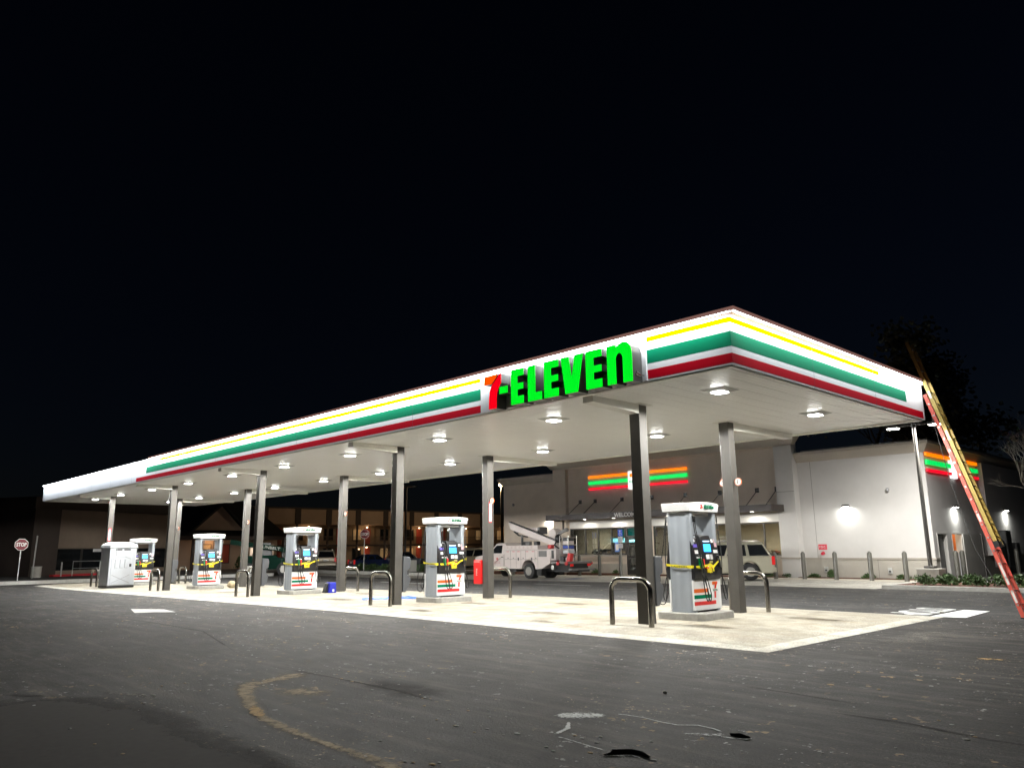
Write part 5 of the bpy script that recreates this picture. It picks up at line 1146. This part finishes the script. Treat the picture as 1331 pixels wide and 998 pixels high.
# service body with compartment doors
bp_ = [(-1.75, 0.88), (-1.1, 0.58), (-0.60, 0.55)]+[(-0.56*math.cos(a), 0.55+0.52*math.sin(a)) for a in fr(0, math.pi, 9)]+[(0.60, 0.55), (2.02, 0.55), (2.02, 1.66), (-1.75, 1.66)]
M().prism(bp_, -w, w, 'y').obj('service_body', TW, tk, bevel=0.015)
M().box(-0.75, 2.0, -w+0.02, w-0.02, 1.665, 1.90).obj('top_locker', TW, tk, bevel=0.015)
for s in (1, -1):
    se = M()
    for x in (-0.78, -0.55, 0.22, 0.62, 1.02, 1.5): se.box(x-0.007, x+0.007, s*w, s*(w+0.004), 0.98 if abs(x) < 0.6 else 0.62, 1.60)
    se.box(-0.75, 2.0, s*(w+0.0), s*(w+0.004), 1.09, 1.104).box(-0.75, 2.0, s*w, s*(w+0.004), 1.60, 1.614)
    se.obj('door_seam', TSEAM, tk, smooth=False)
    for x in (-0.28, 0.83): M().box(x-0.05, x+0.05, s*w, s*(w+0.02), 1.03, 1.2).obj('paddle_latch', BLACK, tk, bevel=0.01)
    for x in (1.25, 0.42, 1.72, -0.62): M().box(x-0.035, x+0.035, s*w, s*(w+0.015), 1.14, 1.2).obj('paddle_latch', TG, tk, smooth=False)
    for x in (1.75, 1.25, 0.82, 0.1, -0.4): M().box(x-0.11, x+0.11, s*w, s*(w+0.006), 1.53, 1.56).obj('reflector_strip', TREDM, tk, smooth=False)
    for k in range(7): M().box(1.7-0.34*k, 1.84-0.34*k, s*(w-0.02), s*(w-0.014), 1.72, 1.86).obj('locker_panel', mat('locker_tan', (0.52, 0.44, 0.42), 0.5), tk, smooth=False)
    M().box(-1.5, -0.85, s*w, s*(w+0.01), 1.25, 1.58).obj('open_shelf', TG, tk, smooth=False)
    for x, r_w in ((0, 0.43), (4.0, 0.43)): wheel(tk, x, s*(w-0.14), r_w, 0.26, s)
    wheel(tk, 0, s*(w-0.42), 0.43, 0.24, s)
    M().box(-0.95, -0.6, s*(w-0.5), s*(w-0.1), 0.18, 0.56).obj('mud_flap', RUBBER, tk, smooth=False)
# tail deck with steps, lights and gear
M().box(-3.1, -1.76, -w+0.05, w-0.05, 0.86, 0.98).obj('tail_deck', TG, tk, bevel=0.01)
M().box(-3.0, -1.9, -0.8, 0.8, 0.40, 0.855).obj('tail_frame', UNDER, tk, smooth=False); M().box(-3.4, -3.0, -0.45, 0.45, 0.42, 0.52).obj('tow_hitch', UNDER, tk, smooth=False)
M().box(-3.35, -3.11, -w+0.05, w-0.05, 0.48, 0.60).obj('bumper', TG, tk, bevel=0.01)
for s in (1, -1):
    for x in (-2.35, -3.0): M().cyl((x, s*(w-0.04), 0.88), (x, s*(w+0.03), 0.88), 0.10, n=12).obj('marker_lamp', TREDM, tk)
    M().box(-3.13, -3.1, s*0.6, s*0.85, 0.72, 0.85).obj('taillight', TAIL, tk, smooth=False)
M().cyl((-1.95, w-0.1, 0.66), (-1.95, w+0.02, 0.66), 0.13).obj('hose_reel', ALU, tk)
M().hexa([(-2.9, 0.7, 0.99), (-3.15, 0.7, 0.99), (-3.15, 0.95, 0.99), (-2.9, 0.95, 0.99), (-3.05, 0.7, 1.45), (-3.25, 0.7, 1.42), (-3.25, 0.95, 1.42), (-3.05, 0.95, 1.45)]).obj('tail_guard', TREDM, tk, smooth=False)
for k, (x, y, h, c) in enumerate(((-2.0, 0.5, 0.3, TREDM), (-2.3, -0.2, 0.5, TG), (-2.7, 0.4, 0.35, TW), (-2.5, 0.75, 0.28, BLACK), (-1.95, -0.6, 0.55, TW))):
    M().box(x-0.14, x+0.14, y-0.14, y+0.14, 0.985, 0.985+h).obj('tool_box', c, tk, bevel=0.02)
# rear rack with stacked gear
rk = M()
for y in (0.15, 0.85):
    rk.tube([(-2.35, y, 0.98), (-2.35, y, 2.40), (-3.0, y, 2.40), (-3.0, y, 1.2)], 0.022, 6)
for z in (1.4, 1.9, 2.3): rk.tube([(-2.35, 0.15, z), (-2.35, 0.85, z)], 0.016, 6).tube([(-2.35, 0.85, z), (-3.0, 0.85, z)], 0.016, 6).tube([(-3.0, 0.15, z), (-3.0, 0.85, z)], 0.016, 6)
rk.obj('rear_rack', ALU, tk)
for z, c in ((1.0, TW), (1.42, mat('gear_pale', (0.5, 0.52, 0.55), 0.5)), (1.68, BLUEP), (1.92, TW), (2.1, BLACK)): M().box(-2.85, -2.45, 0.2, 0.72, z, z+0.2).obj('gear_crate', c, tk, bevel=0.02)
# pedestal, boom, bucket
M().cyl((-1.25, 0, 0.95), (-1.25, 0, 2.0), 0.34, 0.26, n=18).obj('pedestal', TW, tk)
tr_ = M(); tr_.box(-1.55, -0.95, -0.28, 0.28, 2.0, 2.32); tr_.cyl((-1.2, -0.26, 2.55), (-1.2, 0.26, 2.55), 0.3, n=18); tr_.obj('turret', TW, tk, bevel=0.03)
M().beam((-1.3, 0.0, 2.5), (-2.1, 0.0, 2.75), 0.14, 0.14).cyl((-2.1, -0.1, 2.75), (-2.1, 0.1, 2.75), 0.11).obj('elbow_link', TG, tk)
bm_ = M().hexa([(-1.75, 0.30, 1.80), (-1.75, 0.62, 1.80), (-1.75, 0.62, 2.12), (-1.75, 0.30, 2.12), (2.0, 0.34, 2.86), (2.0, 0.58, 2.86), (2.15, 0.58, 3.30), (2.15, 0.34, 3.30)])
bo_ = bm_.obj('lower_boom', TW, tk, bevel=0.02)
M().hexa([(-1.75, 0.32, 2.125), (-1.75, 0.60, 2.125), (-1.75, 0.60, 2.16), (-1.75, 0.32, 2.16), (2.12, 0.36, 3.31), (2.12, 0.56, 3.31), (2.12, 0.56, 3.35), (2.12, 0.36, 3.35)]).obj('boom_cap', BLACK, bo_, smooth=False)
text('UTILITY', 'boom_lettering', MATS['emblem_red'], bo_, (0.35, 0.63, 2.6), (-1, 0, -0.29), (-0.29, 0, 1), 0.07, 0.6, depth=0.004) if False else None
M().tube([(1.95, 0.3, 2.75), (1.6, 0.25, 2.5), (1.2, 0.2, 2.45), (0.9, 0.2, 2.4)], 0.05, 6).tube([(1.9, 0.5, 2.9), (1.5, 0.5, 2.62), (1.3, 0.5, 2.72)], 0.035, 6).obj('hydraulic_hoses', BLACK, tk)
M().beam((1.2, -0.35, 2.3), (-1.0, -0.35, 2.15), 0.16, 0.16).obj('upper_boom', TW, tk, bevel=0.02)
M().box(0.15, 0.95, -0.6, 0.1, 2.55, 2.95).obj('winch_cover', TW, tk, bevel=0.03); M().box(-0.02, 0.15, -0.6, 0.1, 2.55, 2.97).obj('winch_grille', BLACK, tk, bevel=0.02)
M().frus(-2.15, -1.45, 0.45, 1.0, 1.0+0.05, -2.2, -1.4, 0.42, 1.04, 1.68).obj('bucket', TW, tk, bevel=0.03)
for x in (-1.95, -1.65): M().box(x-0.09, x+0.09, 1.03, 1.045, 1.15, 1.6).obj('bucket_panel', BLACK, tk, smooth=False)
for x, y, z, c in ((0.9, 0.3, 1.9, BLACK), (1.35, -0.1, 1.9, TG), (-0.3, 0.6, 1.9, BLACK), (0.3, 0.7, 1.9, TG), (-1.55, 0.75, 1.7, TREDM)): M().box(x-0.14, x+0.14, y-0.14, y+0.14, z, z+0.22).obj('tool_box', c, tk, bevel=0.03)
M().cyl((1.05, 0.5, 1.9), (1.05, 0.5, 2.35), 0.07, n=10).obj('beacon_post', BLACK, tk); M().ell((1.05, 0.5, 2.42), 0.1, 0.1, 0.1).obj('beacon', TG, tk)
M().ell((-1.95, 0.55, 2.25), 0.2, 0.22, 0.25, 10, 7).tube([(-1.95, 0.55, 2.25), (-1.7, 0.6, 1.9), (-2.1, 0.5, 1.6)], 0.05, 6).obj('cable_bundle', BLACK, tk)

# ---- green telehandler
TGN = mat('machine_green', (0.0, 0.022, 0.013), 0.65, var=0.15, scale=3, spec=0.1)
th = thing('telehandler', 'dark green telehandler with long boom parked across the back road', 'telehandler', (-50.2, 16.3, -0.22), R(63))
M().prism([(-1.7, 0.5), (1.9, 0.5), (1.95, 1.3), (0.9, 1.35), (0.8, 1.55), (-1.7, 1.5)], -0.75, 0.75, 'y').obj('chassis', TGN, th, bevel=0.03)
M().frus(-1.0, 0.5, -0.1, 0.75, 1.5, -0.85, 0.35, -0.05, 0.7, 2.5).obj('cab', BLACK, th, bevel=0.03)
M().beam((-2.6, -0.55, 2.55), (2.6, -0.55, 1.75), 0.32, 0.36).obj('boom', TGN, th, bevel=0.02)
text('SUNBELT', 'boom_lettering', mat('lettering_pale', (0.5, 0.5, 0.45), 0.5), th, (0.3, -0.725, 2.10), (0.988, 0, -0.152), (0.152, 0, 0.988), 0.22, 1.5, depth=0.01, bold=0.02)
M().cyl((-0.75, -0.72, 2.27), (-0.75, -0.74, 2.27), 0.12).obj('round_badge', YEL, th)
for x in (-1.2, 1.35):
    for s in (1, -1): wheel(th, x, s*0.95, 0.5, 0.35, s)
M().prism([(1.2, 1.36), (2.0, 1.3), (1.9, 2.1), (1.1, 2.0)], 0.0, 0.7, 'y').obj('engine_cover', BLACK, th, bevel=0.03)

# ---- portable toilet
PT = mat('toilet_plastic', (0.50, 0.53, 0.58), 0.45, var=0.06, scale=2); PTD = mat('toilet_side', (0.20, 0.21, 0.23), 0.5)
pt = thing('portable_toilet', 'grey plastic portable toilet standing at the far front corner of the forecourt', 'portable toilet', (-37.2, 1.75, sz(-37.2, 1.6)), R(4))
H = 2.0
M().box(-0.62, 0.60, -0.66, 0.66, 0.0, 0.12).obj('skid', BLACK, pt, bevel=0.02)
M().box(-0.6, 0.58, -0.66, 0.66, 0.12, H).obj('shell', PT, pt, bevel=0.03)
M().box(0.581, 0.60, -0.56, 0.44, 0.16, H-0.08).obj('door', PT, pt, bevel=0.02)
M().prism([(-0.72, H), (0.72, H), (0.66, H+0.16), (0.35, H+0.30), (-0.35, H+0.30), (-0.66, H+0.16)], -0.66, 0.64, 'x').obj('roof', mat('toilet_roof', (0.62, 0.65, 0.70), 0.4), pt, bevel=0.03)
RBM = mat('rib_grey', (0.36, 0.38, 0.42), 0.5)
class _Rib:
    def beam(s, *a, **k): M().beam(*a, **k).obj('moulded_rib', RBM, pt, smooth=False); return s
rb = _Rib()
for y in (-0.3, -0.06, 0.18): rb.beam((0.605, y-0.07, 1.0), (0.605, y-0.07, 1.42), 0.02, 0.03).beam((0.605, y-0.07, 1.0), (0.605, y+0.06, 1.0), 0.02, 0.03)
rb.beam((0.605, -0.5, 0.25), (0.605, 0.38, 0.65), 0.02, 0.035).beam((0.605, -0.5, 0.65), (0.605, 0.38, 0.25), 0.02, 0.035).beam((0.605, -0.5, 1.45), (0.605, -0.2, 1.55), 0.02, 0.03).beam((0.605, -0.2, 1.55), (0.605, 0.1, 1.55), 0.02, 0.03).beam((0.605, 0.1, 1.55), (0.605, 0.38, 1.45), 0.02, 0.03)
rb.beam((0.605, -0.35, 1.6), (0.605, -0.35, 1.95), 0.02, 0.03)
for y in (-0.3, 0.0, 0.3): rb.beam((0.645, y, H+0.05), (0.645, y, H+0.22), 0.02, 0.04)
M().box(0.601, 0.607, -0.4, -0.08, H-0.12, H-0.05).box(0.601, 0.607, 0.02, 0.34, H-0.12, H-0.05).obj('vent_slot', BLACK, pt, smooth=False)
M().box(0.605, 0.65, 0.34, 0.42, 1.05, 1.2).obj('latch', BLACK, pt, smooth=False)

# ---- loose things on the forecourt
t = thing('blue_bag', 'blue crate bag with dark lid leaning by the middle gas pump', 'bag', (-21.05, 4.75, sz(-21, 4.7)))
M().prism([(-0.14, 0), (0.16, 0), (0.14, 0.40), (-0.12, 0.40)], -0.05, 0.25, 'x').obj('body', mat('bag_blue', (0.02, 0.03, 0.45), 0.5, var=0.2, scale=8), t, bevel=0.02)
M().prism([(-0.26, 0), (-0.05, 0), (-0.05, 0.36), (-0.14, 0.38)], -0.15, 0.12, 'x').obj('dark_sack', BLACK, t, bevel=0.02)
M().box(0.251, 0.254, -0.02, 0.06, 0.05, 0.14).obj('tag_label', STK, t, smooth=False)
rn = random.Random(5)
bb = M().ell((0, 0, 0.16), 0.24, 0.2, 0.18, 14, 10); bb.v = [(x*(1+0.18*noise.noise(Vector((x*7, y*7, z*7)))), y*(1+0.2*noise.noise(Vector((x*6, y*6, z*6+3)))), max(0, z)) for x, y, z in bb.v]
t = bb.obj('bundle', mat('canvas_tan', (0.50, 0.42, 0.27), 0.9, var=0.25, scale=9, bump=0.4), loc=(-30.05, 4.75, sz(-30, 4.7))); tag(t, 'pale tan rolled bundle lying beside the fourth island', 'bundle')
tb = M(); zt = sz(-15, 3.5)+0.012
nu, nv = 16, 6
for i in range(nu+1):
    for j in range(nv+1):
        u, v = i/nu, j/nv; x = -15.95+1.1*u+0.55*v; y = 2.95+1.75*u-0.35*v
        tb.v.append((x+0.05*noise.noise(Vector((u*7, v*3, 1))), y, zt+max(0.0, 0.05+0.10*noise.noise(Vector((u*6, v*4, 0))))*math.sin(math.pi*min(1, max(0, v)))*(0.4+0.6*math.sin(math.pi*u))))
for i in range(nu):
    for j in range(nv): a = i*(nv+1)+j; tb.f.append((a, a+nv+1, a+nv+2, a+1)); tb.m.append(0)
t = tb.obj('blue_sheet', mat('sheet_blue', (0.02, 0.12, 0.6), 0.4, var=0.2, scale=6), smooth=False); tag(t, 'strip of blue plastic sheet lying behind the second front column', 'plastic sheet')

# ================================================================== FAR LEFT: RESTAURANT AND STREET THINGS
BRW = mat('brown_wall', (0.26, 0.20, 0.155), 0.85, var=0.15, scale=0.6); BRD = mat('brown_dark', (0.06, 0.045, 0.038), 0.8, var=0.2, scale=0.7)
tag(M().box(-100, -49.3, -30, 16.5, -0.5, 0.0).obj('street_terrace', mat('terrace_asphalt', (0.06, 0.058, 0.055), 0.85, var=0.3, scale=0.8), smooth=False), kind='structure')
tag(M().box(-49.3, -49.12, -30, 16.5, -0.5, 0.005).obj('concrete_kerb', MATS['kerb_concrete'], bevel=0.02), kind='structure')
rs = thing('restaurant', 'brown flat roofed restaurant beyond the far left end of the canopy', 'restaurant', (-58.9, 2.2, 0), R(117))
M().box(2.2, 14.0, 0, 8, 2.0, 4.9).box(2.2, 14.0, 0, 8, 0.0, 0.35).obj('front_wall', BRW, rs, smooth=False)
M().box(0, 2.199, -0.25, 8, 0, 5.0).obj('pier', BRD, rs, smooth=False)
M().box(-0.1, 14.1, -0.3, 8.1, 4.901, 5.75).obj('parapet', BRD, rs, smooth=False)
M().box(2.2, 14.0, 0.6, 0.7, 0.35, 2.0).obj('interior_wall', mat('dim_room', (0.05, 0.045, 0.04), 0.8), rs, smooth=False)
for k in range(5):
    a = 2.3+2.34*k; f = M().box(a, a+0.06, 0.02, 0.10, 0.35, 2.0).box(a+2.2, a+2.26, 0.02, 0.10, 0.35, 2.0).box(a+0.06, a+2.2, 0.02, 0.10, 1.93, 2.0).obj('window', DKF, rs, smooth=False); M().box(a+0.06, a+2.2, 0.05, 0.056, 0.35, 1.93).obj('pane', GLASSDK, f, smooth=False)
M().box(5.6, 6.4, -0.02, 0.0, 1.72, 1.95).obj('window_notice', STK, rs, smooth=False)
t = thing('red_ramp', 'low red painted ramp kerb in front of the brown restaurant', 'ramp', (-56.4, 3.4, 0), R(112)); M().box(0, 5.5, 0, 0.5, 0, 0.14).obj('kerb', mat('ramp_red', (0.5, 0.02, 0.03), 0.6), t, bevel=0.02)
t = thing('handrail', 'grey steel handrail behind the red ramp kerb', 'handrail', (-56.9, 4.7, 0), R(112))
M().tube([(0, 0, 0), (0, 0, 1.05), (4.5, 0, 1.05), (4.5, 0, 0)], 0.03, 8).tube([(0, 0, 0.55), (4.5, 0, 0.55)], 0.02, 6).tube([(2.2, 0, 0), (2.2, 0, 1.05)], 0.025, 6).obj('rail', GALV, t)
t = thing('trash_bin', 'pale round concrete bin in front of the restaurant pier', 'trash bin', (-55.6, 2.1, 0)); M().cyl((0, 0, 0), (0, 0, 0.72), 0.33, n=20).obj('drum', mat('bin_pale', (0.5, 0.48, 0.44), 0.8, var=0.15, scale=4), t); M().cyl((0, 0, 0.721), (0, 0, 0.76), 0.35, n=20).obj('rim', mat('bin_rim', (0.4, 0.38, 0.35), 0.7), t)
t = thing('slim_post', 'thin pale leaning post right of the left stop sign', 'post', (-52.9, 1.3, 0)); M().tube([(0, 0, 0), (0.02, 0.05, 2.8)], 0.045, 8).obj('post', GALV, t)
t = thing('sign_post_short', 'short pale post by the red ramp', 'post', (-56.6, 3.9, 0)); M().cyl((0, 0, 0), (0, 0, 1.0), 0.05).obj('post', GALV, t)
t = thing('utility_cabinet', 'pale grey utility cabinet behind the left stop sign', 'utility box', (-58.8, -0.9, 0), R(105)); M().box(-0.9, 0.9, 0, 0.8, 0, 1.7).obj('case', mat('cabinet_grey', (0.22, 0.22, 0.21), 0.7, var=0.1, scale=2), t, bevel=0.02); M().box(-0.85, -0.02, -0.02, -0.001, 0.08, 1.62).box(0.02, 0.85, -0.02, -0.001, 0.08, 1.62).obj('door', MATS['cabinet_grey'], t, smooth=False)
def stop_sign(loc, rz, lab, h, r):
    t = thing('stop_sign', lab, 'stop sign', loc, rz, 'stop signs')
    M().box(-0.03, 0.03, -0.025, 0.025, 0, h+r*0.9).obj('post', mat('post_white', (0.62, 0.62, 0.6), 0.5), t, smooth=False)
    oc = lambda q: [(q*math.cos(R(22.5+45*k)), h+q*math.sin(R(22.5+45*k))) for k in range(8)]
    pl = M().prism([(y, z) for y, z in oc(r)], 0.03, 0.034, 'x').obj('border', NW, t, smooth=False)
    M().prism([(y, z) for y, z in oc(r*0.93)], 0.0341, 0.037, 'x').obj('red_face', mat('stop_red', (0.16, 0.005, 0.012), 0.45), pl, smooth=False)
    text('STOP', 'lettering', NW, pl, (0.039, 0, h), (0, 1, 0), (0, 0, 1), r*0.62, r*1.4, depth=0.004, bold=0.03)
    return t
stop_sign((-50.5, 0.0, 0), R(-8), 'red stop sign alone in front of the dark trees at the far left', 2.20, 0.39)
stop_sign((-48.4, 24.0, -0.04), R(-25), 'red stop sign in the planting strip before the motel', 2.95, 0.40)
t = thing('utility_box', 'pale utility box in the planting strip by the second column', 'utility box', (-42.5, 24.6, -0.03), R(-30)); M().box(-0.2, 0.2, -0.28, 0.28, 0, 0.85).obj('case', mat('box_pale', (0.36, 0.35, 0.32), 0.7), t, bevel=0.02); M().box(0.201, 0.21, -0.22, 0.22, 0.08, 0.78).obj('door', MATS['box_pale'], t, smooth=False)
for i, (x, y) in enumerate(((-50.5, 25.0), (-49.2, 25.4), (-47.9, 25.8), (-46.6, 26.0), (-45.3, 26.4), (-44.0, 26.6), (-41.8, 24.9))):
    shrub(x, y, -0.03, 0.75 if i < 6 else 0.4, 0.55, i % 4, 'dark low shrub in the strip before the motel, %s from the left' % ordn[i], 'dark shrubs in the planting strip')

# ================================================================== MOTEL
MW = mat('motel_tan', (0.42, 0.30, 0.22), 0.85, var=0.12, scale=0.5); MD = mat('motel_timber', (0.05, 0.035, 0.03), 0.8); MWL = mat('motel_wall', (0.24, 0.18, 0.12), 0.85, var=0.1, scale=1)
MDR = mat('motel_door', (0.32, 0.05, 0.03), 0.6); CUR = mat('curtain', (0.40, 0.27, 0.14), 0.8, var=0.3, scale=6, emit=(1.0, 0.62, 0.28), estr=0.05); RAIL = mat('rail_iron', (0.10, 0.07, 0.05), 0.6)
mo = thing('motel', 'long two storey motel with balcony and warm lit rooms behind the pumps', 'motel', (-81.5, 0, -0.2))
Y0, Y1, Z2 = 25.6, 84.0, 2.35
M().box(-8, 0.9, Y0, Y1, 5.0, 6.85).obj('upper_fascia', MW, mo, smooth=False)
M().box(-8, 1.0, Y0, Y1, 6.85, 7.05).obj('roof_edge', MD, mo, smooth=False)
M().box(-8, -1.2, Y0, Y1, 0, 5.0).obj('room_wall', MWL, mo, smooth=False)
M().box(-1.2, 0.9, Y0, Y1, Z2-0.05, Z2+0.2).obj('walkway_slab', MD, mo, smooth=False)
k = 0; y = Y0+0.6
while y < Y1-1:
    M().box(0.905, 0.98, y, y+0.75, 5.0, 6.85).obj('fascia_batten', MD, mo, smooth=False)
    M().box(0.70, 0.895, y+0.25, y+0.45, 0, 5.0).obj('gallery_post', MD, mo, smooth=False)
    for zb_ in (0.05, Z2+0.2):
        lit = random.random() < 0.6
        wn_ = M().box(-1.199, -1.14, y+0.9, y+2.3, zb_+0.5, zb_+2.05).obj('window', MD, mo, smooth=False)
        M().box(-1.139, -1.12, y+0.98, y+1.56, zb_+0.58, zb_+1.98).box(-1.139, -1.12, y+1.64, y+2.22, zb_+0.58, zb_+1.98).obj('pane', CUR if lit else GLASSDK, wn_, smooth=False)
        dr_ = M().box(-1.199, -1.12, y+2.75, y+3.65, zb_, zb_+2.05).obj('door', MDR if (k % 3 != 2) else CUR, mo, smooth=False); M().box(-1.119, -1.09, y+2.85, y+2.9, zb_+0.95, zb_+1.05).obj('handle', STEEL, dr_, smooth=False)
    rl = M(); rl.box(0.78, 0.84, y+0.45, y+4.55, Z2+1.15, Z2+1.2).box(0.78, 0.84, y+0.45, y+4.55, Z2+0.28, Z2+0.32)
    yy_ = y+0.6
    while yy_ < y+4.5: rl.box(0.80, 0.825, yy_, yy_+0.02, Z2+0.32, Z2+1.15); yy_ += 0.16
    rl.obj('railing', RAIL, mo, smooth=False)
    if k % 2 == 0:
        for zb_ in (2.15, 4.75):
            M().ell((-0.2, y+2.5, zb_), 0.12, 0.12, 0.08).obj('gallery_lamp', emis('gallery_lens', (1, 0.7, 0.4), 3), mo); lamp('gallery_bulb', 'POINT', (-0.2, y+2.5, zb_-0.2), 10, (1.0, 0.62, 0.32), size=0.12, parent=mo)
    y += 4.3; k += 1
# gabled lobby left of the motel
lb = thing('motel_lobby', 'dark roofed lobby with a tan gable beyond the fourth gas pump', 'building', (-73.0, 0, -0.2))
SHG = mat('shingle_dark', (0.018, 0.017, 0.018), 0.9, var=0.3, scale=3)
M().prism([(19.7, 4.0), (24.8, 4.0), (22.3, 6.5)], -0.3, 0.0, 'x').obj('gable_wall', MW, lb, smooth=False)
M().prism([(19.3, 3.75), (22.3, 6.55), (25.2, 3.75), (25.2, 4.0), (22.3, 6.85), (19.3, 4.0)], -6, 0.4, 'x').obj('gable_roof', SHG, lb, smooth=False)
M().frus(-9, 0.2, 11.0, 30.0, 3.4, -6.0, -4.0, 14.0, 27.0, 7.2).obj('main_roof', SHG, lb, smooth=False)
M().box(-8, -1.5, 11.5, 29.5, 0, 3.4).obj('wall', MW, lb, smooth=False)
M().box(-0.2, 0.25, 11.0, 30.0, 3.0, 3.4).obj('porch_beam', MD, lb, smooth=False)
for yy_ in (11.4, 15.5, 19.6, 24.9, 29.5): M().box(-0.1, 0.1, yy_-0.12, yy_+0.12, 0, 3.0).obj('porch_post', MD, lb, smooth=False)
for a, c_ in ((13.6, CUR), (20.6, CUR), (22.6, MDR)):
    f = M().box(-1.499, -1.44, a, a+1.5, 0.6, 2.6).obj('window', MD, lb, smooth=False); M().box(-1.439, -1.42, a+0.08, a+1.42, 0.68, 2.52).obj('pane', c_, f, smooth=False)
text('OPEN', 'neon_lettering', emis('open_red', (1.0, 0.15, 0.05), 1.6), lb, (-1.38, 16.4, 1.7), (0, 0, 1), (0, -1, 0), 0.25, 1.6, depth=0.02)
pw_ = M().box(0.5, 0.8, 25.3, 28.0, 0, 2.6).obj('screen_wall', mat('pale_render', (0.55, 0.45, 0.38), 0.8), lb, smooth=False)
M().box(0.8, 1.1, 26.2, 26.5, 2.45, 2.55).obj('porch_lamp', emis('porch_lens', (1, 0.95, 0.85), 12), lb, smooth=False)
lamp('porch_bulb', 'AREA', (1.1, 26.4, 2.4), 45, (1, 0.9, 0.75), 0.2, None, (0, R(15), 0), lb)
lamp('lobby_bulb', 'POINT', (-0.8, 14.6, 2.7), 20, (1, 0.55, 0.25), size=0.1, parent=lb)
lamp('lobby_bulb', 'POINT', (-0.8, 21.8, 2.7), 14, (1, 0.6, 0.3), size=0.1, parent=lb)
shrub(-71.0, 24.2, -0.2, 0.9, 1.5, 0, 'dark shrub by the lit lobby wall', 'dark shrubs at the lobby'); shrub(-71.2, 28.6, -0.2, 0.8, 1.1, 2, 'low dark shrub right of the lit lobby wall', 'dark shrubs at the lobby')
